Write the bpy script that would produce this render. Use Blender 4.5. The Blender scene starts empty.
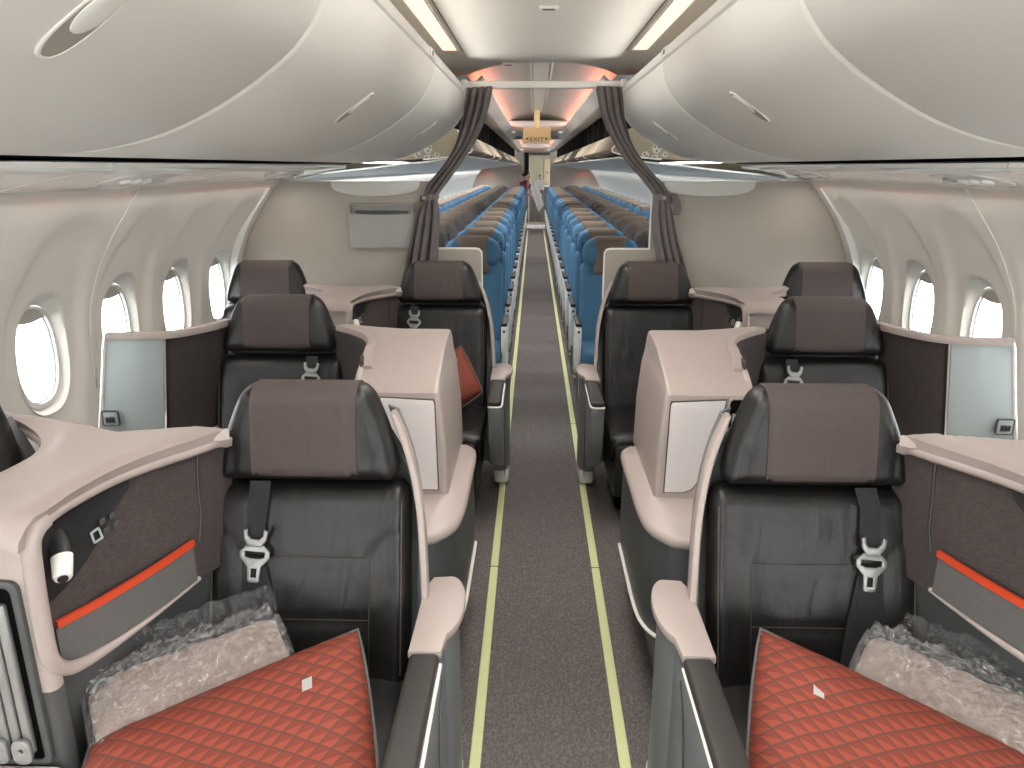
import bpy, bmesh, math, random
from mathutils import Vector, Matrix, noise
random.seed(7)
S = bpy.context.scene
COL = S.collection
PI = math.pi

# ------------------------------------------------------------ camera
F = 740.0; EYE = 1.63
pitch = math.atan((384-167)/F)
yaw = math.atan((534-512)/F*math.cos(pitch))
fw = Vector((-math.sin(yaw)*math.cos(pitch), math.cos(yaw)*math.cos(pitch), -math.sin(pitch)))
rt = fw.cross(Vector((0, 0, 1))).normalized(); up = rt.cross(fw)
cd = bpy.data.cameras.new('camera'); cam = bpy.data.objects.new('camera', cd); COL.objects.link(cam)
M4 = Matrix((rt, up, -fw)).transposed().to_4x4(); M4.translation = Vector((-0.046, 0, EYE))
cam.matrix_world = M4
cd.sensor_width = 36; cd.lens = F/1024*36; cd.clip_start = 0.05; cd.clip_end = 200
S.camera = cam
S.view_settings.view_transform = 'Standard'; S.view_settings.look = 'None'
S.view_settings.gamma = 1; S.view_settings.use_curve_mapping = False
S.view_settings.exposure = 0.34

# ------------------------------------------------------------ daylight outside
SKY_STRENGTH = 12.0
w = bpy.data.worlds.new('overcast_daylight'); S.world = w; w.use_nodes = True
nt = w.node_tree; nt.nodes.clear()
tc = nt.nodes.new('ShaderNodeTexCoord'); sp = nt.nodes.new('ShaderNodeSeparateXYZ')
rp = nt.nodes.new('ShaderNodeValToRGB'); bg = nt.nodes.new('ShaderNodeBackground'); ow = nt.nodes.new('ShaderNodeOutputWorld')
mp = nt.nodes.new('ShaderNodeMapRange'); mp.inputs['From Min'].default_value = -1; mp.inputs['From Max'].default_value = 1
nt.links.new(tc.outputs['Generated'], sp.inputs[0]); nt.links.new(sp.outputs['Z'], mp.inputs['Value'])
nt.links.new(mp.outputs[0], rp.inputs[0]); nt.links.new(rp.outputs[0], bg.inputs[0]); nt.links.new(bg.outputs[0], ow.inputs[0])
e = rp.color_ramp.elements
e[0].position = 0.0; e[0].color = (.055, .07, .085, 1)
e[1].position = 1.0; e[1].color = (.9, .96, 1, 1)
for p_, c_ in ((.368, (.045, .055, .066, 1)), (.380, (.60, .64, .66, 1)), (.5, (.95, .98, 1, 1))):
    q = rp.color_ramp.elements.new(p_); q.color = c_
bg.inputs[1].default_value = SKY_STRENGTH

def area_light(name, loc, size, sizey, power, color=(1, 1, 1), rot=(0, 0, 0), spread=PI, parent=None):
    d = bpy.data.lights.new(name, 'AREA'); d.shape = 'RECTANGLE'; d.size = size; d.size_y = sizey
    d.energy = power; d.color = color; d.spread = spread
    o = bpy.data.objects.new(name, d); COL.objects.link(o); o.location = loc; o.rotation_euler = rot
    if parent: o.parent = parent
    return o
# added fill lights shining down along both cabins, no fittings behind them
DOWN = math.radians(140)
for y in (-1.1, 0.3): area_light('ceiling_fill', (0, y, 2.155), .7, .9, 6, (1, .97, .93), (0, 0, 0), DOWN)
for y in (1.5, 3.1): area_light('ceiling_fill', (0, y, 2.165), .35, 1.2, 8, (1, .95, .90), (0, 0, 0), DOWN)
for y in (6.5, 8.3, 14.5, 16.5, 18.5): area_light('ceiling_fill', (0, y, 2.2), .5, 1.2, 15, (1, .97, .94), (0, 0, 0), DOWN)
area_light('ceiling_fill', (0, 11.6, 2.11), .5, 1.2, 15, (1, .97, .94), (0, 0, 0), DOWN)
# added fill lights, hidden above the bins, to brighten the ceiling
for sx in (-1, 1): area_light('bin_top_fill', (sx*.432, 1.35, 2.068), .02, 5.6, 5.5, (1, .97, .92), (0, math.radians(112)*sx, 0), math.radians(105))
# added fill lights behind the camera, aimed aft; there is no door
for sx in (-1, 1): area_light('front_fill', (sx*1.35, -1.2, 1.05), .85, 1.8, 13, (.97, .98, 1), (math.radians(90), 0, math.radians(48)*sx), PI)

# ------------------------------------------------------------ materials
def lin(r, g, b):
    f = lambda v: (v/255/12.92 if v/255 <= .04045 else ((v/255+.055)/1.055)**2.4)
    return (f(r), f(g), f(b), 1)
MATS = {}
def mat(name, rgb, rough=.5, metal=0, bump=0, bscale=200, var=0, vscale=8, spec=.5, coat=0, stretch=None, emit=None, es=0, sheen=0, wrinkle=0):
    m = bpy.data.materials.new(name); m.use_nodes = True; MATS[name] = m
    n = m.node_tree.nodes; l = m.node_tree.links; b = n['Principled BSDF']
    c = lin(*rgb)
    b.inputs['Base Color'].default_value = c; b.inputs['Roughness'].default_value = rough
    b.inputs['Metallic'].default_value = metal; b.inputs['Specular IOR Level'].default_value = spec
    b.inputs['Coat Weight'].default_value = coat; b.inputs['Sheen Weight'].default_value = sheen
    t = n.new('ShaderNodeTexCoord'); mpn = n.new('ShaderNodeMapping'); l.new(t.outputs['Object'], mpn.inputs[0])
    if stretch: mpn.inputs['Scale'].default_value = stretch
    if var:
        nz = n.new('ShaderNodeTexNoise'); nz.inputs['Scale'].default_value = vscale; nz.inputs['Detail'].default_value = 4
        l.new(mpn.outputs[0], nz.inputs['Vector'])
        mx = n.new('ShaderNodeMix'); mx.data_type = 'RGBA'
        mx.inputs['A'].default_value = tuple(v*(1-var) for v in c[:3])+(1,)
        mx.inputs['B'].default_value = tuple(min(1, v*(1+var)) for v in c[:3])+(1,)
        l.new(nz.outputs['Fac'], mx.inputs['Factor']); l.new(mx.outputs['Result'], b.inputs['Base Color'])
    if bump:
        nb = n.new('ShaderNodeTexNoise'); nb.inputs['Scale'].default_value = bscale; nb.inputs['Detail'].default_value = 3
        l.new(mpn.outputs[0], nb.inputs['Vector'])
        bp = n.new('ShaderNodeBump'); bp.inputs['Strength'].default_value = bump; bp.inputs['Distance'].default_value = .002
        l.new(nb.outputs['Fac'], bp.inputs['Height']); l.new(bp.outputs[0], b.inputs['Normal'])
        if wrinkle:   # soft creases pulled mostly up and down
            m2 = n.new('ShaderNodeMapping'); m2.inputs['Scale'].default_value = (2.4, 1, .8); l.new(t.outputs['Object'], m2.inputs[0])
            nw = n.new('ShaderNodeTexNoise'); nw.inputs['Scale'].default_value = 6; nw.inputs['Detail'].default_value = 1.2; nw.inputs['Distortion'].default_value = 1.2
            l.new(m2.outputs[0], nw.inputs['Vector'])
            bw = n.new('ShaderNodeBump'); bw.inputs['Strength'].default_value = wrinkle; bw.inputs['Distance'].default_value = .014
            l.new(nw.outputs['Fac'], bw.inputs['Height']); l.new(bw.outputs[0], bp.inputs['Normal'])
    if emit:
        b.inputs['Emission Color'].default_value = lin(*emit); b.inputs['Emission Strength'].default_value = es
    return m
mat('bin_plastic', (226, 224, 217), .42, bump=.05, bscale=400)
mat('ceiling_plastic', (208, 204, 196), .6, bump=.05, bscale=300)
mat('wall_plastic', (222, 218, 209), .5, bump=.04, bscale=400)
mat('reveal_plastic', (226, 226, 222), .4)
mat('console_plastic', (168, 155, 149), .38, bump=.03, bscale=500)
mat('door_plastic', (212, 205, 203), .35)
mat('grey_plastic', (72, 74, 74), .42)
mat('dark_plastic', (30, 30, 31), .45)
mat('shell_grey', (112, 116, 117), .4, coat=.2)
mat('panel_grey', (163, 171, 170), .35, coat=.1)
mat('black_void', (9, 9, 10), .9, spec=.05)  # near-black painted for the shade in gaps and hollows
mat('leather', (24, 23, 22), .40, wrinkle=.28, bump=.25, bscale=260, var=.12, vscale=14)
mat('leather_stitch', (74, 66, 60), .6)
mat('arm_leather', (52, 49, 46), .5, bump=.2, bscale=400)
mat('cover_fabric', (76, 66, 64), .75, bump=.5, bscale=600, var=.1, vscale=60, wrinkle=.35)
mat('heather_dark', (66, 58, 56), .9, bump=.8, bscale=300, var=.65, vscale=70, stretch=(1, 1, 5))
mat('heather_grey', (94, 92, 90), .9, bump=.6, bscale=420, var=.3, vscale=140, stretch=(.5, .5, 4))
mat('orange_trim', (196, 66, 32), .5)
mat('steel', (190, 190, 186), .28, metal=1)
mat('satin_silver', (150, 150, 148), .38, metal=.6)
mat('white_alloy', (232, 233, 230), .4)
mat('belt_webbing', (33, 33, 37), .7, bump=.5, bscale=500)
mat('curtain_cloth', (112, 105, 103), .85, bump=.4, bscale=500, var=.08, vscale=30)
mat('divider_fabric', (182, 174, 163), .8, bump=.4, bscale=500, var=.04, vscale=90, stretch=(6, 6, 1))
mat('trim_white', (232, 229, 222), .4)
mat('pocket_grey', (168, 165, 161), .55)
mat('econ_blue', (62, 108, 140), .7, bump=.3, bscale=500, var=.08, vscale=40)
mat('econ_blue_dark', (44, 88, 124), .7, bump=.3, bscale=500)
mat('econ_grey', (84, 80, 78), .8, bump=.3, bscale=500, var=.1, vscale=40)
mat('econ_cover', (108, 95, 83), .8, bump=.3, bscale=500, var=.08, vscale=50)
mat('tan_plastic', (138, 127, 104), .5)
mat('strip_yellow', (212, 215, 160), .5, var=.06, vscale=30)
mat('blanket_cloth', (170, 150, 140), .95, bump=1, bscale=90, var=.12, vscale=60, sheen=.3)
mat('psu_plastic', (232, 231, 226), .18, coat=.5)
mat('latch_grey', (158, 154, 143), .5)
mat('sign_cream', (214, 190, 140), .5, emit=(240, 214, 160), es=.25)
mat('sign_red', (80, 34, 24), .5)
mat('lamp_warm', (250, 225, 205), .5, emit=(255, 222, 200), es=.86)
mat('lamp_white', (240, 240, 240), .5, emit=(235, 240, 245), es=1.0)
mat('led_orange', (255, 150, 110), .5, emit=(255, 128, 84), es=2.2)
mat('vault_plastic', (196, 190, 182), .6)
mat('skin', (206, 160, 134), .55)
mat('hair_black', (22, 18, 17), .5)
mat('uniform_maroon', (112, 28, 44), .75, var=.2, vscale=60)
mat('cloth_white', (228, 226, 224), .8)
mat('galley_cream', (112, 107, 88), .5)
mat('galley_dark', (44, 38, 34), .6)
mat('shade_grey', (190, 186, 176), .5)

def pattern_carpet():
    m = mat('carpet', (74, 70, 71), .95)
    n = m.node_tree.nodes; l = m.node_tree.links; b = n['Principled BSDF']
    t = n.new('ShaderNodeTexCoord'); mpn = n.new('ShaderNodeMapping'); l.new(t.outputs['Object'], mpn.inputs[0])
    mpn.inputs['Scale'].default_value = (1, .55, 1)
    v = n.new('ShaderNodeTexVoronoi'); v.inputs['Scale'].default_value = 150; l.new(mpn.outputs[0], v.inputs['Vector'])
    nz = n.new('ShaderNodeTexNoise'); nz.inputs['Scale'].default_value = 260; l.new(t.outputs['Object'], nz.inputs['Vector'])
    r = n.new('ShaderNodeValToRGB'); r.color_ramp.elements[0].color = lin(62, 58, 58); r.color_ramp.elements[1].color = lin(126, 119, 117)
    r.color_ramp.elements[0].position = .1; r.color_ramp.elements[1].position = .85
    ad = n.new('ShaderNodeMath'); ad.operation = 'MULTIPLY_ADD'; ad.inputs[1].default_value = .8
    l.new(v.outputs['Distance'], ad.inputs[0]); l.new(nz.outputs['Fac'], ad.inputs[2])
    mu = n.new('ShaderNodeMath'); mu.operation = 'MULTIPLY'; mu.inputs[1].default_value = .62; l.new(ad.outputs[0], mu.inputs[0])
    l.new(mu.outputs[0], r.inputs[0]); l.new(r.outputs[0], b.inputs['Base Color'])
    bp = n.new('ShaderNodeBump'); bp.inputs['Strength'].default_value = .8; bp.inputs['Distance'].default_value = .004
    l.new(v.outputs['Distance'], bp.inputs['Height']); l.new(bp.outputs[0], b.inputs['Normal'])
    b.inputs['Specular IOR Level'].default_value = .15
    return m
pattern_carpet()

def pattern_pillow():
    m = mat('pillow_print', (206, 92, 62), .75)
    n = m.node_tree.nodes; l = m.node_tree.links; b = n['Principled BSDF']
    uv = n.new('ShaderNodeUVMap'); mpn = n.new('ShaderNodeMapping'); l.new(uv.outputs[0], mpn.inputs[0])
    mpn.inputs['Scale'].default_value = (16, 16, 1)
    wob = n.new('ShaderNodeTexNoise'); wob.inputs['Scale'].default_value = 1.1; l.new(mpn.outputs[0], wob.inputs['Vector'])
    sp = n.new('ShaderNodeSeparateXYZ'); l.new(mpn.outputs[0], sp.inputs[0])
    def M(op, a, b_=None, c_=None):
        q = n.new('ShaderNodeMath'); q.operation = op
        for i, v in enumerate((a, b_, c_)):
            if v is None: continue
            if isinstance(v, (int, float)): q.inputs[i].default_value = v
            else: l.new(v, q.inputs[i])
        return q.outputs[0]
    x = M('FRACT', sp.outputs['X']); y = M('FRACT', sp.outputs['Y'])
    ex = M('MINIMUM', x, M('SUBTRACT', 1, x)); ey = M('MINIMUM', y, M('SUBTRACT', 1, y))
    d = M('MINIMUM', ex, ey)
    tri = M('GREATER_THAN', x, y)
    line = n.new('ShaderNodeMapRange'); line.inputs['From Min'].default_value = .015; line.inputs['From Max'].default_value = .10
    l.new(d, line.inputs['Value'])
    mx = n.new('ShaderNodeMix'); mx.data_type = 'RGBA'; mx.inputs['A'].default_value = lin(120, 50, 34); mx.inputs['B'].default_value = lin(142, 62, 42)
    l.new(tri, mx.inputs['Factor'])
    mx2 = n.new('ShaderNodeMix'); mx2.data_type = 'RGBA'; mx2.inputs['A'].default_value = lin(88, 54, 45)
    l.new(mx.outputs['Result'], mx2.inputs['B']); l.new(line.outputs[0], mx2.inputs['Factor'])
    l.new(mx2.outputs['Result'], b.inputs['Base Color'])
    nb = n.new('ShaderNodeTexNoise'); nb.inputs['Scale'].default_value = 500
    t = n.new('ShaderNodeTexCoord'); l.new(t.outputs['Object'], nb.inputs['Vector'])
    bp = n.new('ShaderNodeBump'); bp.inputs['Strength'].default_value = .3; bp.inputs['Distance'].default_value = .001
    l.new(nb.outputs['Fac'], bp.inputs['Height']); l.new(bp.outputs[0], b.inputs['Normal'])
pattern_pillow()

def clear_mat(name, rough, tint=(1, 1, 1, 1), gloss=.25, bump=0):
    m = bpy.data.materials.new(name); m.use_nodes = True; MATS[name] = m
    n = m.node_tree.nodes; l = m.node_tree.links; n.clear()
    o = n.new('ShaderNodeOutputMaterial'); tr = n.new('ShaderNodeBsdfTransparent'); gl = n.new('ShaderNodeBsdfGlossy')
    lw = n.new('ShaderNodeLayerWeight'); lw.inputs[0].default_value = .5; fr = n.new('ShaderNodeMath'); fr.operation = 'POWER'; fr.inputs[1].default_value = 4.0; l.new(lw.outputs['Facing'], fr.inputs[0]); mx = n.new('ShaderNodeMixShader')
    tr.inputs[0].default_value = tint; gl.inputs['Roughness'].default_value = rough
    mu = n.new('ShaderNodeMath'); mu.operation = 'MULTIPLY_ADD'; mu.inputs[1].default_value = .6; mu.inputs[2].default_value = gloss; mu.use_clamp = True
    l.new(fr.outputs[0], mu.inputs[0]); l.new(mu.outputs[0], mx.inputs[0]); l.new(tr.outputs[0], mx.inputs[1]); l.new(gl.outputs[0], mx.inputs[2]); l.new(mx.outputs[0], o.inputs[0])
    if bump:
        t = n.new('ShaderNodeTexCoord'); nz = n.new('ShaderNodeTexNoise'); nz.inputs['Scale'].default_value = 30; nz.inputs['Detail'].default_value = 6; nz.inputs['Distortion'].default_value = 2
        l.new(t.outputs['Object'], nz.inputs['Vector'])
        bp = n.new('ShaderNodeBump'); bp.inputs['Strength'].default_value = 1; bp.inputs['Distance'].default_value = bump
        l.new(nz.outputs['Fac'], bp.inputs['Height']); l.new(bp.outputs[0], gl.inputs['Normal'])
    return m
clear_mat('window_acrylic', .02, (.97, .98, .98, 1), 0)
clear_mat('plastic_film', .07, (.97, .97, .97, 1), .30, .04)
clear_mat('film_thin', .10, (.97, .97, .97, 1), .07, .03)

# ------------------------------------------------------------ mesh helpers
def mesh_obj(name, V, Fc, m, parent=None, smooth=True, sharp=40, recalc=True, uvs=None):
    me = bpy.data.meshes.new(name); bm = bmesh.new()
    bv = [bm.verts.new(v) for v in V]
    for f in Fc:
        f = [i for k, i in enumerate(f) if i != f[k-1]]
        if len(set(f)) < 3: continue
        try: bm.faces.new([bv[i] for i in f])
        except ValueError: pass
    if uvs is not None:
        bm.verts.index_update(); ul = bm.loops.layers.uv.new('UVMap')
        for f in bm.faces:
            for lp in f.loops: lp[ul].uv = uvs[lp.vert.index]
    bmesh.ops.remove_doubles(bm, verts=bm.verts, dist=1e-5)
    if recalc: bmesh.ops.recalc_face_normals(bm, faces=bm.faces)
    bm.to_mesh(me); bm.free()
    me.materials.append(MATS[m])
    if smooth:
        me.shade_smooth(); me.set_sharp_from_angle(angle=math.radians(sharp))
    o = bpy.data.objects.new(name, me); COL.objects.link(o)
    if parent: o.parent = parent
    return o
class MB:
    def __init__(s): s.V = []; s.F = []
    def add(s, V, Fc):
        k = len(s.V); s.V += [tuple(v) for v in V]; s.F += [tuple(i+k for i in f) for f in Fc]; return s
    def box(s, x0, x1, y0, y1, z0, z1, r=.006, n=2):
        return s.add(*rbox(x0, x1, y0, y1, z0, z1, r, n))
    def tube(s, pts, r, n=10, closed=False): return s.add(*tube(pts, r, n, closed))
    def build(s, name, m, parent=None, **k): return mesh_obj(name, s.V, s.F, m, parent, **k)
def rrect(x0, x1, y0, y1, r, n=4):
    r = max(1e-4, min(r, (x1-x0)/2-1e-5, (y1-y0)/2-1e-5)); P = []
    for cx, cy, a in ((x1-r, y1-r, 0), (x0+r, y1-r, 90), (x0+r, y0+r, 180), (x1-r, y0+r, 270)):
        for k in range(n+1):
            t = math.radians(a+90*k/n); P.append((cx+r*math.cos(t), cy+r*math.sin(t)))
    return P
def loft(rings, cap=True, closed=False):
    n = len(rings[0]); V = [tuple(p) for r in rings for p in r]; Fc = []
    m = len(rings); rr = range(m if closed else m-1)
    for j in rr:
        for i in range(n):
            a = j*n+i; b = j*n+(i+1) % n; c = ((j+1) % m)*n+(i+1) % n; d = ((j+1) % m)*n+i
            Fc.append((a, b, c, d))
    if cap and not closed: Fc.append(tuple(range(n))); Fc.append(tuple((m-1)*n+i for i in range(n)))
    return V, Fc
def rbox(x0, x1, y0, y1, z0, z1, r=.006, n=2):
    r = min(r, (z1-z0)/2-1e-4, (x1-x0)/2-1e-4, (y1-y0)/2-1e-4); R = []
    for k in range(n+1):
        t = PI/2*k/n; o = r*(1-math.sin(t)); z = z0+r*(1-math.cos(t))
        R.append([(x, y, z) for x, y in rrect(x0+o, x1-o, y0+o, y1-o, max(r-o, r*.3), n)])
    for k in range(n+1):
        t = PI/2*(1-k/n); o = r*(1-math.sin(t)); z = z1-r*(1-math.cos(t))
        R.append([(x, y, z) for x, y in rrect(x0+o, x1-o, y0+o, y1-o, max(r-o, r*.3), n)])
    return loft(R)
def tube(pts, r, n=10, closed=False):
    pts = [Vector(p) for p in pts]; rings = []; m = len(pts)
    rad = r if isinstance(r, (list, tuple)) else [r]*m
    prev = None
    for i, p in enumerate(pts):
        a = pts[(i-1) % m] if (closed or i > 0) else p
        b = pts[(i+1) % m] if (closed or i < m-1) else p
        d = (b-a).normalized()
        if prev is None:
            ref = Vector((0, 0, 1)) if abs(d.z) < .9 else Vector((1, 0, 0)); u = d.cross(ref).normalized()
        else: u = (prev-d*prev.dot(d)).normalized()
        prev = u; v = d.cross(u)
        rings.append([p+(u*math.cos(2*PI*k/n)+v*math.sin(2*PI*k/n))*rad[i] for k in range(n)])
    return loft(rings, True, closed)
def band(pts, prof):
    """sweep a closed 2-D profile (a along side, b along up) on a path; side = horizontal normal"""
    pts = [Vector(p) for p in pts]; rings = []; m = len(pts)
    for i, p in enumerate(pts):
        d = (pts[min(i+1, m-1)]-pts[max(i-1, 0)]).normalized()
        s = d.cross(Vector((0, 0, 1)))
        s = s.normalized() if s.length > 1e-3 else Vector((1, 0, 0)); u = s.cross(d)
        rings.append([p+s*a+u*b for a, b in prof])
    return loft(rings)
def grid(P):
    R = len(P); Cn = len(P[0]); V = [tuple(p) for r in P for p in r]
    Fc = [(j*Cn+i, j*Cn+i+1, (j+1)*Cn+i+1, (j+1)*Cn+i) for j in range(R-1) for i in range(Cn-1)]
    return V, Fc
def spline(pts, n=8):
    """Catmull-Rom through points"""
    P = [Vector(p) for p in pts]; P = [2*P[0]-P[1]]+P+[2*P[-1]-P[-2]]; out = []
    for i in range(1, len(P)-2):
        for k in range(n):
            t = k/n; a, b, c, d = P[i-1:i+3]
            out.append(.5*((2*b)+(c-a)*t+(2*a-5*b+4*c-d)*t*t+(3*b-a-3*c+d)*t**3))
    out.append(P[-2]); return out
def sheet(P, th, name, m, parent=None, sharp=50):
    """grid of points thickened by th along the normal: closed slab"""
    R = len(P); Cn = len(P[0]); Q = []
    for j in range(R):
        row = []
        for i in range(Cn):
            a = Vector(P[min(j+1, R-1)][i])-Vector(P[max(j-1, 0)][i]); b = Vector(P[j][min(i+1, Cn-1)])-Vector(P[j][max(i-1, 0)][i] if False else P[j][max(i-1, 0)])
            nn = a.cross(b); nn = nn.normalized() if nn.length > 1e-9 else Vector((0, 0, 1))
            row.append(Vector(P[j][i])+nn*th)
        Q.append(row)
    V1, F1 = grid(P); V2, F2 = grid(Q); k = len(V1)
    Fc = F1+[tuple(i+k for i in f) for f in F2]
    for i in range(Cn-1):
        Fc.append((i, i+1, i+1+k, i+k)); b = (R-1)*Cn; Fc.append((b+i, b+i+1, b+i+1+k, b+i+k))
    for j in range(R-1):
        a = j*Cn; Fc.append((a, a+Cn, a+Cn+k, a+k)); a += Cn-1; Fc.append((a, a+Cn, a+Cn+k, a+k))
    return mesh_obj(name, V1+V2, Fc, m, parent, sharp=sharp)
def plate_mesh(outs, th, bevel=0):
    """flat plate in XY with holes, extruded th in Z (centre 0): returns verts, faces"""
    cu = bpy.data.curves.new('c', 'CURVE'); cu.dimensions = '2D'; cu.fill_mode = 'BOTH'; cu.extrude = th/2-bevel; cu.bevel_depth = bevel; cu.bevel_resolution = 1
    if bevel: cu.offset = -bevel
    for P in outs:
        s = cu.splines.new('POLY'); s.points.add(len(P)-1); s.use_cyclic_u = True
        for i, p in enumerate(P): s.points[i].co = (p[0], p[1], 0, 1)
    o = bpy.data.objects.new('c', cu); COL.objects.link(o)
    me = bpy.data.meshes.new_from_object(o)
    V = [tuple(v.co) for v in me.vertices]; Fc = [tuple(p.vertices) for p in me.polygons]
    bpy.data.objects.remove(o); bpy.data.meshes.remove(me); bpy.data.curves.remove(cu)
    return V, Fc
def plate(name, outs, th, m, parent=None, M=None, bevel=0, mapf=None):
    V, Fc = plate_mesh(outs, th, bevel)
    V = [Vector(v) for v in V]
    if mapf: V = [mapf(v) for v in V]
    if M: V = [M @ v for v in V]
    return mesh_obj(name, V, Fc, m, parent, sharp=35)
def XZ(y=0, s=1): return lambda v: Vector((v[0], y-v[2]*s, v[1]))      # plate standing in the X-Z plane
def oval(cx, cy, rx, ry, n=32, p=2.0):
    P = []
    for k in range(n):
        t = 2*PI*k/n; c, s = math.cos(t), math.sin(t)
        P.append((cx+rx*abs(c)**(2/p)*(1 if c > 0 else -1), cy+ry*abs(s)**(2/p)*(1 if s > 0 else -1)))
    return P
def edist(px, pz, L):
    best = 9
    for (x1, z1), (x2, z2) in L:
        dx, dz = x2-x1, z2-z1; t = max(0, min(1, ((px-x1)*dx+(pz-z1)*dz)/(dx*dx+dz*dz+1e-12)))
        best = min(best, math.hypot(px-x1-t*dx, pz-z1-t*dz))
    return best
def padded(name, wf, z0, z1, yf, t, m, parent, seams=(), nx=36, nz=36, r=.04, e=.03, wr=.0, u0=-1, u1=1, off=0, crown=.0, seed=0, cx=0, gd=.006, xlim=0):
    """upholstered panel: half width wf(v), from z0 to z1, front side -y; yf(z)=centre plane"""
    h = (z1-z0)/2; zc = (z0+z1)/2
    us = [math.sin(PI/2*(-1+2*i/nx)) for i in range(nx+1)]; vs = [math.sin(PI/2*(-1+2*j/nz)) for j in range(nz+1)]
    us = [u0+(u1-u0)*(u+1)/2 for u in us]
    def pt(u, v, side):
        z = zc+h*v; kk = max(0, (abs(z-zc)-(h-r))/r); c = 1-(r/wf(v))*(1-math.sqrt(max(0, 1-kk*kk)))
        W = wf(v)*c
        if xlim: u = max(-.98, min(.98, u*xlim/W))
        x = u*W; d = min((1-abs(u))*W, (1-abs(v))*h)
        dd = min(d/e, 1); b = math.sqrt(max(0, 1-(1-dd)**2))
        b += crown*(1-u*u)*(1-v*v)
        y = yf(z)+side*(t/2)*b
        if side < 0:
            if seams: y += gd*math.exp(-(edist(x, z, seams)/.006)**2)
            if wr:
                nv = noise.noise(Vector((x*9+seed, z*16, seed)))+.6*noise.noise(Vector((x*30+seed, z*11, seed+3)))
                y += wr*nv*min(1, d/.05)
        y += side*off
        return Vector((cx+x, y, z))
    A = [[pt(u, v, -1) for u in us] for v in vs]; B = [[pt(u, v, 1) for u in us] for v in vs]
    V1, F1 = grid(A); V2, F2 = grid(B); k = len(V1)
    Fc = F1+[tuple(i+k for i in f) for f in F2]
    if off:
        n = nx+1
        for i in range(nx): Fc.append((i, i+1, i+1+k, i+k)); b = nz*n; Fc.append((b+i, b+i+1, b+i+1+k, b+i+k))
        for j in range(nz): a = j*n; Fc.append((a, a+n, a+n+k, a+k)); a += nx; Fc.append((a, a+n, a+n+k, a+k))
    return mesh_obj(name, V1+V2, Fc, m, parent, sharp=70)
def tag(o, label=None, cat=None, group=None, kind=None):
    if label: o['label'] = label
    if cat: o['category'] = cat
    if group: o['group'] = group
    if kind: o['kind'] = kind
    return o
def root(name, loc, label, cat, group=None, kind=None, rz=0):
    o = bpy.data.objects.new(name, None); COL.objects.link(o); o.location = loc; o.rotation_euler = (0, 0, rz)
    o.empty_display_size = .1
    return tag(o, label, cat, group, kind)
def kids(o): return [c for c in bpy.data.objects if c.parent == o]
def copy_tree(o, parent=None):
    c = o.copy(); COL.objects.link(c)
    if parent: c.parent = parent
    for ch in kids(o): copy_tree(ch, c)
    return c
def struct(o): o['kind'] = 'structure'; return o
def interp(tab, x):
    if x <= tab[0][0]: return tab[0][1]
    for (a, b), (c, d) in zip(tab, tab[1:]):
        if x <= c: return b+(d-b)*(x-a)/(c-a)
    return tab[-1][1]
def sinterp(pts, n=10):
    """smooth table from spline of (x, y) pairs"""
    return [(p[0], p[1]) for p in spline([(a, b, 0) for a, b in pts], n)]
# ============================================================ THE ROOM
Y0, Y1 = -1.7, 21.0          # front of the shell, rear divider
DIV = 4.28                   # partition between the cabins
fl = MB(); fl.box(-1.75, 1.75, Y0, 23.2, -.06, 0, .001, 1)
struct(fl.build('floor', 'carpet', smooth=False))
for sx in (-1, 1):
    s = MB()
    x = .013+sx*.2135
    s.box(x-.016, x+.016, Y0+.05, 20.2, -.002, .006, .003, 1)
    o = s.build('floor_path_strip', 'strip_yellow')
    for y in (2.79, 4.62, 7.7, 11.2, 15):
        s = MB(); s.box(x-.017, x+.017, y-.003, y+.003, .003, .0068, .0005, 1); s.build('strip_joint', 'grey_plastic', o)
    tag(o, 'pale yellow luminous strip along the %s edge of the aisle carpet' % ('left' if sx < 0 else 'right'), 'floor strip', 'luminous strips along the aisle')

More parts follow.
